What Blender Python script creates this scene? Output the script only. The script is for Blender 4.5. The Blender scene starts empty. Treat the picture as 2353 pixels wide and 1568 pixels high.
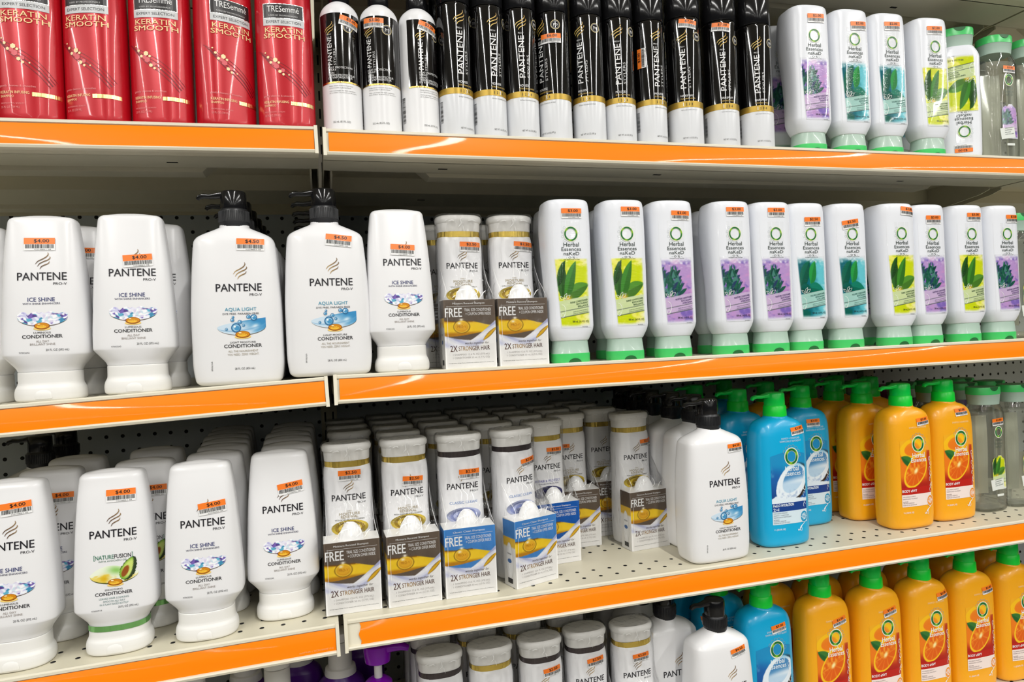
import bpy, math, random
import numpy as np
from mathutils import Vector, Matrix
random.seed(7)
C = bpy.context.scene
COL = C.collection
H0 = 1.30                       # height of the camera above the floor

# ---------------------------------------------------------------- camera
yaw, pitch, roll, F = .27365, -.00694, -.0416, 1574.5
f_ = Vector((math.sin(yaw)*math.cos(pitch), math.cos(yaw)*math.cos(pitch), math.sin(pitch)))
r0 = Vector((math.cos(yaw), -math.sin(yaw), 0)); u0 = r0.cross(f_)
r_ = math.cos(roll)*r0 + math.sin(roll)*u0; u_ = math.cos(roll)*u0 - math.sin(roll)*r0
cd = bpy.data.cameras.new('camera'); cam = bpy.data.objects.new('camera', cd); COL.objects.link(cam)
M = Matrix.Identity(4)
for i in range(3): M[i][0], M[i][1], M[i][2] = r_[i], u_[i], -f_[i]
M[0][3], M[1][3], M[2][3] = 0, -.884, H0
cam.matrix_world = M
cd.sensor_width = 36; cd.lens = 36*F/2353; cd.clip_start = .02
C.camera = cam

# ---------------------------------------------------------------- world and lamps
w = bpy.data.worlds.new('store'); C.world = w; w.use_nodes = True
w.node_tree.nodes['Background'].inputs[0].default_value = (.93, .96, 1, 1)
w.node_tree.nodes['Background'].inputs[1].default_value = .03
C.view_settings.view_transform = 'Standard'; C.view_settings.look = 'None'
C.view_settings.exposure = 0.13; C.view_settings.gamma = 1; C.view_settings.use_curve_mapping = False

def tube_row(x, y0, y1, z, power, wd=.16):           # a run of ceiling fluorescent tubes, perpendicular to the shelves
    L = bpy.data.lights.new('ceiling_lamp', 'AREA'); L.shape = 'RECTANGLE'; L.size = wd; L.size_y = abs(y1-y0)
    L.energy = power; L.color = (1, .985, .95)
    o = bpy.data.objects.new('ceiling_lamp', L); COL.objects.link(o)
    o.location = (x, (y0+y1)/2, z)
for x in (-3.0, -1.25, .5, 2.25, 4.0):
    tube_row(x, -.75, -3.6, H0+1.55, 46, .06)
    tube_row(x, -3.7, -15., H0+1.55, 46, .045)
for y in (-7., -11., -15.):                          # unseen lights added behind the camera to streak the glossy labels
    for x in (-5.2, -2.6, 0, 2.6, 5.2, 7.8):
        L = bpy.data.lights.new('streak_light', 'AREA'); L.shape = 'RECTANGLE'; L.size = .35; L.size_y = .16; L.energy = 9
        o = bpy.data.objects.new('streak_light', L); COL.objects.link(o); o.location = (x, y, H0+1.35); o.rotation_euler = (math.pi/2, 0, math.pi)

# ---------------------------------------------------------------- colours and materials
def lin(c):
    c = np.asarray(c, float); c = c/255. if c.max() > 1.0001 else c
    return np.where(c <= .04045, c/12.92, ((c+.055)/1.055)**2.4)
def mat(name, col, rough=.4, metal=0, spec=.5, coat=0, trans=0, sss=0, emit=None):
    m = bpy.data.materials.new(name); m.use_nodes = True
    b = m.node_tree.nodes['Principled BSDF']; l = lin(col)
    b.inputs['Base Color'].default_value = (*l, 1); b.inputs['Roughness'].default_value = rough
    b.inputs['Metallic'].default_value = metal; b.inputs['Specular IOR Level'].default_value = spec
    b.inputs['Coat Weight'].default_value = coat; b.inputs['Coat Roughness'].default_value = .05
    b.inputs['Transmission Weight'].default_value = trans
    return m
def bump(m, scale=(1, 1, 1), size=40, dist=.001, strength=.5, detail=2):
    nt = m.node_tree; N = nt.nodes; tc = N.new('ShaderNodeTexCoord'); mp = N.new('ShaderNodeMapping')
    mp.inputs['Scale'].default_value = scale
    n = N.new('ShaderNodeTexNoise'); n.inputs['Scale'].default_value = size; n.inputs['Detail'].default_value = detail
    b = N.new('ShaderNodeBump'); b.inputs['Distance'].default_value = dist; b.inputs['Strength'].default_value = strength
    nt.links.new(tc.outputs['Object'], mp.inputs[0]); nt.links.new(mp.outputs[0], n.inputs[0])
    nt.links.new(n.outputs[0], b.inputs['Height'])
    for nd in N:
        if 'Normal' in nd.inputs and nd.type in ('BSDF_PRINCIPLED', 'BSDF_GLOSSY', 'FRESNEL'):
            nt.links.new(b.outputs[0], nd.inputs['Normal'])
    return m
def inkmat(name, rough, metal=0, coat=0):
    m = mat(name, (1., 1., 1.), rough, metal, coat=coat); nt = m.node_tree
    a = nt.nodes.new('ShaderNodeAttribute'); a.attribute_name = 'Col'
    nt.links.new(a.outputs['Color'], nt.nodes['Principled BSDF'].inputs['Base Color'])
    return m
def film(name, tint=(1, 1, 1), gloss=.06, ior=1.45, boost=1.0, base=0.0):
    m = bpy.data.materials.new(name); m.use_nodes = True; nt = m.node_tree; N = nt.nodes
    N.remove(N['Principled BSDF']); out = N['Material Output']
    t = N.new('ShaderNodeBsdfTransparent'); t.inputs[0].default_value = (*tint, 1)
    g = N.new('ShaderNodeBsdfGlossy'); g.inputs['Roughness'].default_value = gloss
    fr = N.new('ShaderNodeFresnel'); fr.inputs[0].default_value = ior
    ma = N.new('ShaderNodeMath'); ma.operation = 'MULTIPLY_ADD'; ma.inputs[1].default_value = boost; ma.inputs[2].default_value = base; ma.use_clamp = True
    mx = N.new('ShaderNodeMixShader')
    nt.links.new(fr.outputs[0], ma.inputs[0]); nt.links.new(ma.outputs[0], mx.inputs[0])
    nt.links.new(t.outputs[0], mx.inputs[1]); nt.links.new(g.outputs[0], mx.inputs[2]); nt.links.new(mx.outputs[0], out.inputs[0])
    return m
WHITE = mat('white_plastic', (236, 236, 238), .27)
CAPW = bump(mat('white_cap_plastic', (236, 235, 232), .42), size=120, dist=.0003, strength=.2)
WHITE2 = mat('cool_white_plastic', (233, 236, 243), .3)
INK = inkmat('printed_ink', .35)
GLOSS = bump(inkmat('glossy_label_film', .12, coat=1), (.3, 1, 3), 300, .0004, .4, 2)
FOIL = bump(inkmat('metallic_foil', .22, metal=1), (60, 1, 1), 6, .002, .5)
BLACK = mat('black_plastic', (22, 22, 24), .12)
BLACKM = mat('black_ribbed_plastic', (30, 31, 34), .38)
CANB = mat('black_lacquer', (9, 8, 9), .07, coat=.5)
CANW = mat('white_lacquer', (226, 228, 232), .2)
GREEN = mat('green_plastic', (4, 222, 80), .25)
GREEN2 = mat('collar_green_plastic', (8, 226, 62), .34)
LID = mat('green_lid_plastic', (74, 206, 110), .3)
FROST = mat('frosted_green_plastic', (172, 196, 182), .38, coat=.2)
NOTCH = mat('dark_green_notch', (28, 100, 50), .5)
BLUE = mat('pearl_blue_plastic', (8, 170, 220), .3, coat=.15)
ORANGE = mat('pearl_orange_plastic', (247, 172, 22), .33, coat=.15)
RED = mat('pearl_red_plastic', (192, 15, 33), .27, metal=.15, coat=.3)
PURPLE = mat('purple_plastic', (146, 18, 196), .22)
PURPLED = mat('dark_purple_plastic', (84, 22, 136), .3)
CREAM = mat('cream_powder_coat', (222, 216, 196), .38)
KHAKI = bump(mat('cream_painted_steel', (212, 206, 184), .42), size=300, dist=.0002, strength=.2)
DARK = mat('hole_dark', (12, 12, 12), .8)
STRIP = bump(mat('orange_price_strip', (253, 133, 3), .4, spec=.15, coat=.22), (.35, 1, 4), 9, .006, .3)
PEG = mat('pegboard_white', (196, 203, 208), .5)
CARD = mat('white_card', (240, 239, 236), .3)
WRAP = bump(film('shrink_wrap', gloss=.12, boost=.45, base=.0), (1, 1, .45), 42, .012, 1.0, 3)
FOLD_GLINT = film('film_fold_glint', gloss=.2, boost=1., base=.1)  # whitish fold film, its white also standing in for highlights on the wrap
_nt = FOLD_GLINT.node_tree; _d = _nt.nodes.new('ShaderNodeBsdfDiffuse'); _d.inputs[0].default_value = (1, 1, 1, 1); _mx = _nt.nodes.new('ShaderNodeMixShader'); _mx.inputs[0].default_value = .6
_o = _nt.nodes['Material Output']; _src = _o.inputs[0].links[0].from_socket; _nt.links.new(_src, _mx.inputs[1]); _nt.links.new(_d.outputs[0], _mx.inputs[2]); _nt.links.new(_mx.outputs[0], _o.inputs[0])
CLEAR = film('clear_plastic', (.97, .98, .97), .03, 1.45, .7, .01)
MINT = film('clear_liquid', (.97, .98, .96), .1, 1.3, .5)
_nt = MINT.node_tree; _d = _nt.nodes.new('ShaderNodeBsdfDiffuse'); _d.inputs[0].default_value = (*lin((248, 248, 234)), 1); _mx = _nt.nodes.new('ShaderNodeMixShader'); _mx.inputs[0].default_value = .14
_o = _nt.nodes['Material Output']; _src = _o.inputs[0].links[0].from_socket; _nt.links.new(_src, _mx.inputs[1]); _nt.links.new(_d.outputs[0], _mx.inputs[2]); _nt.links.new(_mx.outputs[0], _o.inputs[0])
FLOORM = mat('floor_tile', (120, 116, 105), .3)

# ---------------------------------------------------------------- object helpers
def tag(o, label, cat, group=None):
    o['label'] = label; o['category'] = cat
    if group: o['group'] = group
    return o
def thing(name, label, cat, loc=(0, 0, 0), rz=0, group=None):
    o = bpy.data.objects.new(name, None); COL.objects.link(o); o.location = loc; o.rotation_euler = (0, 0, rz)
    o.empty_display_size = .02
    return tag(o, label, cat, group)
class MB:
    def __init__(s): s.v = []; s.f = []; s.m = []
    def add(s, vs, fs, mi=0):
        k = len(s.v); s.v += [tuple(p) for p in vs]; s.f += [tuple(i+k for i in f) for f in fs]; s.m += [mi]*len(fs)
    def box(s, x0, x1, y0, y1, z0, z1, mi=0):
        s.add([(x0, y0, z0), (x1, y0, z0), (x1, y1, z0), (x0, y1, z0), (x0, y0, z1), (x1, y0, z1), (x1, y1, z1), (x0, y1, z1)],
              [(0, 3, 2, 1), (4, 5, 6, 7), (0, 1, 5, 4), (1, 2, 6, 5), (2, 3, 7, 6), (3, 0, 4, 7)], mi)
    def loft(s, rings, seg=40, mi=0, lo=True, hi=True):
        vs = []; fs = []
        for (z, a, b, n, yc) in rings:
            for k in range(seg):
                t = 2*math.pi*(k+.5)/seg; c_, s_ = math.cos(t), math.sin(t)
                vs.append((a*math.copysign(abs(c_)**(2/n), c_), yc+b*math.copysign(abs(s_)**(2/n), s_), z))
        for i in range(len(rings)-1):
            for k in range(seg):
                k2 = (k+1) % seg; fs.append((i*seg+k, i*seg+k2, (i+1)*seg+k2, (i+1)*seg+k))
        if lo: fs.append(tuple(range(seg-1, -1, -1)))
        if hi: fs.append(tuple((len(rings)-1)*seg+k for k in range(seg)))
        s.add(vs, fs, mi)
    def tube(s, pts, seg=12, mi=0):        # pts (x, y, z, half width in y, half height)
        vs = []; fs = []
        P = [Vector(p[:3]) for p in pts]
        for i, p in enumerate(pts):
            d = (P[min(i+1, len(P)-1)]-P[max(i-1, 0)]).normalized(); sd = d.cross(Vector((0, 0, 1))).normalized(); up = sd.cross(d)
            for k in range(seg):
                t = 2*math.pi*k/seg; c_, s_ = math.cos(t), math.sin(t)
                q = P[i]+sd*(p[3]*math.copysign(abs(c_)**.75, c_))+up*(p[4]*math.copysign(abs(s_)**.75, s_)); vs.append(q)
        for i in range(len(pts)-1):
            for k in range(seg):
                k2 = (k+1) % seg; fs.append((i*seg+k, i*seg+k2, (i+1)*seg+k2, (i+1)*seg+k))
        fs.append(tuple(range(seg-1, -1, -1))); fs.append(tuple((len(pts)-1)*seg+k for k in range(seg)))
        s.add(vs, fs, mi)
    def disc(s, x, y, z, r, mi=0, axis='z', n=10, rx=None):
        rx = rx or r; vs = []
        for k in range(n):
            t = 2*math.pi*k/n
            vs.append((x+rx*math.cos(t), y+r*math.sin(t), z) if axis == 'z' else (x+rx*math.cos(t), y, z+r*math.sin(t)))
        s.add(vs, [tuple(range(n))], mi)
    def mesh(s, name, mats, smooth=True):
        me = bpy.data.meshes.new(name); me.from_pydata(s.v, [], s.f)
        for m in (mats if isinstance(mats, (list, tuple)) else [mats]): me.materials.append(m)
        me.polygons.foreach_set('material_index', s.m)
        if smooth:
            me.polygons.foreach_set('use_smooth', [True]*len(s.f)); me.set_sharp_from_angle(angle=math.radians(38))
        me.update(); return me
    def build(s, name, mats, parent=None, smooth=True):
        o = bpy.data.objects.new(name, s.mesh(name, mats, smooth)); COL.objects.link(o); o.parent = parent; return o
def dup(root, loc, rz, label, group):
    r = root.copy(); COL.objects.link(r); r.location = loc; r.rotation_euler = (0, 0, rz); r['label'] = label
    if group: r['group'] = group
    elif 'group' in r: del r['group']
    for ch in list(root.children):
        if ch.name.startswith('price_sticker'): continue
        c = ch.copy(); COL.objects.link(c); c.parent = r
        for g in ch.children:
            d = g.copy(); COL.objects.link(d); d.parent = c
    return r

# ---- profiles: control rows (z, a, b, n, yc), smoothed monotonically
def pchip(xs, ys, x):
    xs = np.asarray(xs, float); ys = np.asarray(ys, float); h = np.diff(xs); d = np.diff(ys)/h; m = np.zeros(len(xs))
    for i in range(1, len(xs)-1):
        if d[i-1]*d[i] > 0: w1, w2 = 2*h[i]+h[i-1], h[i]+2*h[i-1]; m[i] = (w1+w2)/(w1/d[i-1]+w2/d[i])
    m[0], m[-1] = d[0], d[-1]
    i = np.clip(np.searchsorted(xs, x)-1, 0, len(h)-1); t = (x-xs[i])/h[i]
    return (2*t**3-3*t**2+1)*ys[i]+(t**3-2*t**2+t)*h[i]*m[i]+(-2*t**3+3*t**2)*ys[i+1]+(t**3-t**2)*h[i]*m[i+1]
class Prof:
    def __init__(s, rows):
        s.r = np.array(rows, float); s.z = s.r[:, 0]; s.Z = np.linspace(s.z[0], s.z[-1], 600)
        s.T = [pchip(s.z, s.r[:, k], s.Z) for k in range(1, 5)]
    def at(s, z): return [np.interp(z, s.Z, t) for t in s.T]
    def rings(s, n=26, r_lo=.003, r_hi=.004, z0=None, z1=None, dome=0):
        z0 = s.z[0] if z0 is None else z0; z1 = s.z[-1] if z1 is None else z1; out = []
        K = 5
        for k in range(K):                       # rounded lower edge
            t = (k/K)*math.pi/2; e = r_lo*(1-math.sin(t)); z = z0+r_lo*(1-math.cos(t)); a, b, nn, y = s.at(z); out.append((z, a-e, b-e, nn, y))
        zz = sorted(set(np.round(np.r_[np.linspace(z0+r_lo, z1-r_hi, n), [q for k_ in range(len(s.z)-1) for q in (s.z[k_], (s.z[k_]+s.z[k_+1])/2) if z0+r_lo < q < z1-r_hi]], 5)))
        for z in zz: a, b, nn, y = s.at(z); out.append((z, a, b, nn, y))
        for k in range(1, K+1):
            t = (k/K)*math.pi/2; e = r_hi*(1-math.cos(t)); z = z1-r_hi+r_hi*math.sin(t); a, b, nn, y = s.at(z); out.append((z, a-e, b-e, nn, y))
        if dome:
            z, a, b, nn, y = out[-1]
            for q in (.85, .6, .3, .08): out.append((z+dome*(1-q*q), a*q, b*q, nn, y))
        return out
    def front(s, x, z, lift):
        a, b, n, yc = s.at(z); q = np.clip(np.abs(x)/a, 0, .985)
        return x, yc-b*(1-q**n)**(1/n)-lift, z
def cyl(r):
    def f(x, z, lift): t = np.asarray(x)/r; return (r+lift)*np.sin(t), -(r+lift)*np.cos(t), z
    return f
def flat(y):
    def f(x, z, lift): return x, np.zeros_like(np.asarray(x, float))+y-lift, z
    return f

# ---- lettering
_tc = {}
def glyphs(s, bold=0., shear=0.):
    key = (s, bold, shear)
    if key not in _tc:
        c = bpy.data.curves.new('t', 'FONT'); c.body = s; c.size = 1; c.resolution_u = 2; c.offset = bold; c.shear = shear
        o = bpy.data.objects.new('t', c); COL.objects.link(o); dg = bpy.context.evaluated_depsgraph_get()
        me = o.evaluated_get(dg).to_mesh()
        v = np.array([p.co[:2] for p in me.vertices]) if len(me.vertices) else np.zeros((0, 2))
        _tc[key] = (v, [tuple(p.vertices) for p in me.polygons])
        o.evaluated_get(dg).to_mesh_clear(); bpy.data.objects.remove(o); bpy.data.curves.remove(c)
    return _tc[key]
class Sheet:
    """print, film and stickers that lie on a surface: surf(x, z, lift) -> x, y, z"""
    def __init__(s, surf): s.surf = surf; s.v = []; s.c = []; s.f = []; s.m = []; s.n = 0
    def put(s, x, z, faces, col, lift=.0004, mi=0):
        x = np.asarray(x, float).ravel(); z = np.asarray(z, float).ravel()
        X, Y, Z = s.surf(x, z, lift); s.v.append(np.stack([X, Y, np.broadcast_to(Z, np.shape(X))], 1))
        c = lin(col) if not callable(col) else None
        if c is None: t = (x-x.min())/(np.ptp(x)+1e-9); c = lin(np.clip(np.array([col(k) for k in t]), 0, 1))
        c = np.broadcast_to(c.reshape(-1, 3), (len(x), 3)); s.c.append(c)
        s.f += [tuple(i+s.n for i in f) for f in faces]; s.m += [mi]*len(faces); s.n += len(x)
    def text(s, t, x, z, w, h, col, al='c', bold=0., shear=0., rot=0., lift=.00045, mi=0):
        v, f = glyphs(t, 0., shear)
        if not len(v): return
        if t == '1': w *= .32
        lo, hi = v.min(0), v.max(0); p = (v-lo)/(hi-lo+1e-9); p = (p-(.5, .5))*(w, h)
        if al == 'l': p[:, 0] += w/2
        if al == 'r': p[:, 0] -= w/2
        c_, s_ = math.cos(rot), math.sin(rot); q = np.stack([p[:, 0]*c_-p[:, 1]*s_, p[:, 0]*s_+p[:, 1]*c_], 1)
        if bold:                                         # heavier stroke: the letters laid down again a hair to each side
            e = min(bold, .03)*h*.9
            for k, (ex, ez) in enumerate(((e, 0), (-e, 0), (0, e*.6), (0, -e*.6)) if bold >= .01 else ((e, 0), (-e, 0))): s.put(q[:, 0]+x+ex*c_-ez*s_, q[:, 1]+z+ex*s_+ez*c_, f, col, lift+.000004*(k+1), mi)
        else: s.put(q[:, 0]+x, q[:, 1]+z, f, col, lift, mi)
    def grid(s, shape, nu, nv, fn, lift=.0002, mi=0):
        u, v = np.meshgrid(np.linspace(0, 1, nu+1), np.linspace(0, 1, nv+1)); x, z = shape(u, v)
        r = fn(u, v); m = None
        if isinstance(r, tuple): r, m = r
        acc = np.zeros_like(r)                           # average over each cell so edges come out soft
        for i_ in (-.33, 0, .33):
            for j_ in (-.33, 0, .33):
                q = fn(np.clip(u+i_/nu, 0, 1), np.clip(v+j_/nv, 0, 1)); acc += np.clip(q[0] if isinstance(q, tuple) else q, 0, 1)
        r = acc/9
        r = np.clip(r, 0, 1); fs = []
        for j in range(nv):
            for i in range(nu):
                k = j*(nu+1)+i
                if m is not None and not (m[j, i] and m[j, i+1] and m[j+1, i] and m[j+1, i+1]): continue
                fs.append((k, k+1, k+nu+2, k+nu+1))
        x = x.ravel(); z = z.ravel(); X, Y, Z = s.surf(x, z, lift); s.v.append(np.stack([X, Y, Z], 1)); s.c.append(lin_(r.reshape(-1, 3)))
        s.f += [tuple(i+s.n for i in f) for f in fs]; s.m += [mi]*len(fs); s.n += len(x)
    def rect(s, x0, x1, z0, z1, col, lift=.0003, mi=0, nu=6, nv=1, rot=0, c=(0, 0)):
        u, v = np.meshgrid(np.linspace(x0, x1, nu+1), np.linspace(z0, z1, nv+1)); u = u.ravel(); v = v.ravel()
        if rot: cc, ss = math.cos(rot), math.sin(rot); u, v = u*cc-v*ss, u*ss+v*cc
        fs = [(j*(nu+1)+i, j*(nu+1)+i+1, (j+1)*(nu+1)+i+1, (j+1)*(nu+1)+i) for j in range(nv) for i in range(nu)]
        s.put(u+c[0], v+c[1], fs, col, lift, mi)
    def line(s, pts, wd, col, lift=.0005, mi=0, taper=False, sub=4):
        P = np.array(pts, float); t = np.arange(len(P)); T = np.linspace(0, len(P)-1, (len(P)-1)*sub+1)
        if len(P) > 2: P = np.stack([pchip(t, P[:, 0], T), pchip(t, P[:, 1], T)], 1)
        else: P = np.stack([np.interp(T, t, P[:, 0]), np.interp(T, t, P[:, 1])], 1)
        d = np.gradient(P, axis=0); d /= (np.linalg.norm(d, axis=1, keepdims=True)+1e-12); nrm = np.stack([-d[:, 1], d[:, 0]], 1)
        q = np.linspace(0, 1, len(P)); wv = wd/2*(np.sin(np.pi*np.clip(q*.9+.05, 0, 1))**.6 if taper else np.ones(len(P)))
        A = P+nrm*wv[:, None]; B = P-nrm*wv[:, None]; n = len(P)
        s.put(np.r_[A[:, 0], B[:, 0]], np.r_[A[:, 1], B[:, 1]], [(n+i, n+i+1, i+1, i) for i in range(n-1)], col, lift, mi)
    def ring(s, x, z, rx, rz, wd, col, lift=.0005, mi=0, n=28, a0=0, a1=2*math.pi):
        t = np.linspace(a0, a1, n+1); e = wd/2
        X = np.r_[x+(rx+e)*np.cos(t), x+(rx-e)*np.cos(t)]; Z = np.r_[z+(rz+e)*np.sin(t), z+(rz-e)*np.sin(t)]
        fs = [(n+1+i, i, i+1, n+2+i) for i in range(n)]
        if callable(col):
            X_, Y_, Z_ = s.surf(X, Z, lift); s.v.append(np.stack([X_, Y_, Z_], 1)); cc = lin_(np.array([col(k) for k in list(t)+list(t)]))
            s.c.append(cc); s.f += [tuple(i+s.n for i in f) for f in fs]; s.m += [mi]*n; s.n += len(X)
        else: s.put(X, Z, fs, col, lift, mi)
    def disc(s, x, z, rx, rz, col, lift=.0005, mi=0, n=20, ph=0):
        t = np.linspace(0, 2*math.pi, n+1)[:-1]+ph
        s.put(np.r_[x, x+rx*np.cos(t)], np.r_[z, z+rz*np.sin(t)], [(0, 1+i, 1+(i+1) % n) for i in range(n)], col, lift, mi)
    def poly(s, pts, col, lift=.0005, mi=0):
        P = np.array(pts, float); s.put(P[:, 0], P[:, 1], [tuple(range(len(P)))], col, lift, mi)
    def mesh(s, name, mats=None):
        me = bpy.data.meshes.new(name); me.from_pydata(np.concatenate(s.v).tolist(), [], s.f)
        at = me.color_attributes.new('Col', 'FLOAT_COLOR', 'POINT'); c = np.concatenate(s.c); c = np.c_[c, np.ones(len(c))]
        at.data.foreach_set('color', c.astype(np.float32).ravel())
        for m in (mats or [INK, FOIL, GLOSS]): me.materials.append(m)
        me.polygons.foreach_set('material_index', s.m); me.update(); return me
    def build(s, name, parent, mats=None):
        o = bpy.data.objects.new(name, s.mesh(name, mats)); COL.objects.link(o); o.parent = parent; return o
def lin_(c):
    c = np.clip(np.asarray(c, float), 0, 1); return np.where(c <= .04045, c/12.92, ((c+.055)/1.055)**2.4)
def rgb(*c): return np.array(c, float)/255
def noise(u, v, sc, seed=0, oct=3):
    out = np.zeros_like(u); amp = 1; tot = 0
    for o in range(oct):
        rs = np.random.RandomState(seed+o*17); g = rs.rand(64, 64); x = (u*sc) % 63; y = (v*sc) % 63
        i = x.astype(int); j = y.astype(int); fx = x-i; fy = y-j; fx = fx*fx*(3-2*fx); fy = fy*fy*(3-2*fy); i2 = (i+1) % 64; j2 = (j+1) % 64
        out += amp*((g[j, i]*(1-fx)+g[j, i2]*fx)*(1-fy)+(g[j2, i]*(1-fx)+g[j2, i2]*fx)*fy); tot += amp; amp *= .5; sc *= 2.03
    return out/tot
def sm(x, a, b): t = np.clip((x-a)/(b-a), 0, 1); return t*t*(3-2*t)
def mix(A, B, m): m = np.asarray(m)[..., None]; return A*(1-m)+np.asarray(B)*m
def blank(u, c): return np.zeros(u.shape+(3,))+np.asarray(c)
def leafm(u, v, x0, y0, x1, y1, wd):       # mask of a pointed leaf from (x0, y0) to (x1, y1)
    L = math.hypot(x1-x0, y1-y0); dx, dy = (x1-x0)/L, (y1-y0)/L; t = ((u-x0)*dx+(v-y0)*dy)/L; s_ = (-(u-x0)*dy+(v-y0)*dx)
    hw = wd*np.sin(np.pi*np.clip(t, 0, 1))**.8*(1-.25*t); return ((np.abs(s_) < hw) & (t > 0) & (t < 1)), s_/(hw+1e-6), t

# ---- repeated printed marks
def leaf_mark(S, x, z, k, cols=((92, 66, 48), (150, 122, 84)), mi=0):
    for st in ([(228, 198), (250, 168), (300, 140), (335, 115), (350, 90), (345, 70)], [(247, 224), (265, 195), (310, 168), (350, 150), (367, 128), (362, 116)], [(270, 252), (285, 225), (320, 205), (350, 190), (362, 168)]):
        S.line([(x+(p-297)*k, z-(q-160)*k) for p, q in st], 11*k, lambda t: rgb(*cols[0])*(1-t)+rgb(*cols[1])*t, taper=True, mi=mi)
INKC = (28, 26, 34)
def pantene(S, x, z, w, h, col=INKC):
    S.text('PANTENE', x, z, w, h, col, bold=.016)
    S.text('PRO-V', x+w/2-w*.135, z-h*.98, w*.27, h*.34, col, bold=.008)
def sticker(surf, x, z, rot, price, parent, k=1.0):
    S = Sheet(surf); W, Hh = .0295*k, .0138*k; c = (x, z)
    S.rect(-W/2, W/2, -Hh/2, 0, (240, 240, 240), .0009, nu=10, rot=rot, c=c)
    S.rect(-W/2, W/2, 0, Hh/2, (248, 126, 34), .0009, nu=10, rot=rot, c=c)
    rs = random.Random(int((x+z)*1e5)); p = -W/2+.0012
    while p < W/2-.001:
        bw = rs.choice((.0003, .0005, .0008))*k; S.rect(p, p+bw, -Hh*.33, -Hh*.01, (18, 18, 18), .00105, nu=1, rot=rot, c=c); p += bw+rs.choice((.0003, .0005))*k
    cc, ss = math.cos(rot), math.sin(rot)
    S.text(price, x+.002*k*cc-Hh*.25*ss, z+.002*k*ss+Hh*.25*cc, .0145*k, .0043*k, (25, 10, 5), bold=.02, rot=rot, lift=.0011)
    S.text('4122198808 4  358', x+.003*k*cc+Hh*.42*ss, z+.003*k*ss-Hh*.42*cc, .016*k, .0011*k, (60, 60, 60), rot=rot, lift=.0011)
    return S.build('price_sticker', parent, [INK])
def capsule(S, x, z, rx=.0078, rz=.0040):
    S.disc(x, z-.0028, rx*1.1, rz*.55, (250, 214, 120), .0005)
    S.disc(x, z, rx, rz, (142, 74, 8), .00055); S.disc(x, z+.0003, rx*.9, rz*.82, (214, 138, 14), .0006); S.disc(x-.0005, z-.0006, rx*.62, rz*.45, (247, 196, 60), .00065)
    S.text('PRO-V', x, z+.0002, rx*1.0, rz*.5, (196, 122, 10), lift=.0007); S.disc(x-.003, z+.0022, rx*.2, rz*.16, (255, 240, 190), .0007, n=8)
def lens_shape(x0, x1, zc, up, dn):
    top = up if callable(up) else (lambda u: up+0*u)
    return lambda u, v: (x0+(x1-x0)*u, zc+(-dn*np.sqrt(np.clip(1-(2*u-1)**2, 0, 1))**1.1)*(1-v)+top(u)*v)
def facets(u, v, n, seed, pal, asp=.45):               # crystal facets: each point takes the colour of its nearest centre
    rs = np.random.RandomState(seed); P = rs.rand(n, 2); P[:, 1] *= asp; K = rs.randint(0, len(pal), n)
    d = (u[..., None]-P[:, 0])**2+(v[..., None]*asp-P[:, 1])**2; return np.array(pal, float)[K[d.argmin(-1)]]/255

# ================================================================ PRODUCT BUILDERS (origin: centre of the base on the shelf)
# ---- 592 ml conditioner standing on its cap
PC = Prof([(.0, .0340, .026, 2.5, 0), (.003, .0355, .0272, 2.5, 0), (.009, .0360, .0275, 2.5, 0), (.015, .0350, .0268, 2.5, 0), (.0195, .0328, .0250, 2.5, 0), (.022, .0324, .0246, 2.5, 0), (.034, .0322, .0245, 2.5, 0)])
PB = Prof([(.034, .0318, .024, 2.5, 0), (.0375, .0330, .0245, 2.6, 0), (.0425, .0364, .0258, 2.9, 0), (.0475, .0402, .0270, 3.3, 0), (.0520, .0436, .0279, 3.8, 0), (.0535, .0443, .0281, 4.0, 0), (.0555, .0446, .0282, 4.0, 0), (.062, .0446, .0281, 4.0, 0), (.10, .0432, .027, 3.8, 0), (.14, .0410, .0245, 4.0, 0), (.18, .0378, .0205, 4.2, 0), (.205, .0350, .017, 4.2, 0), (.213, .0338, .0155, 4.0, 0)])
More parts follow.
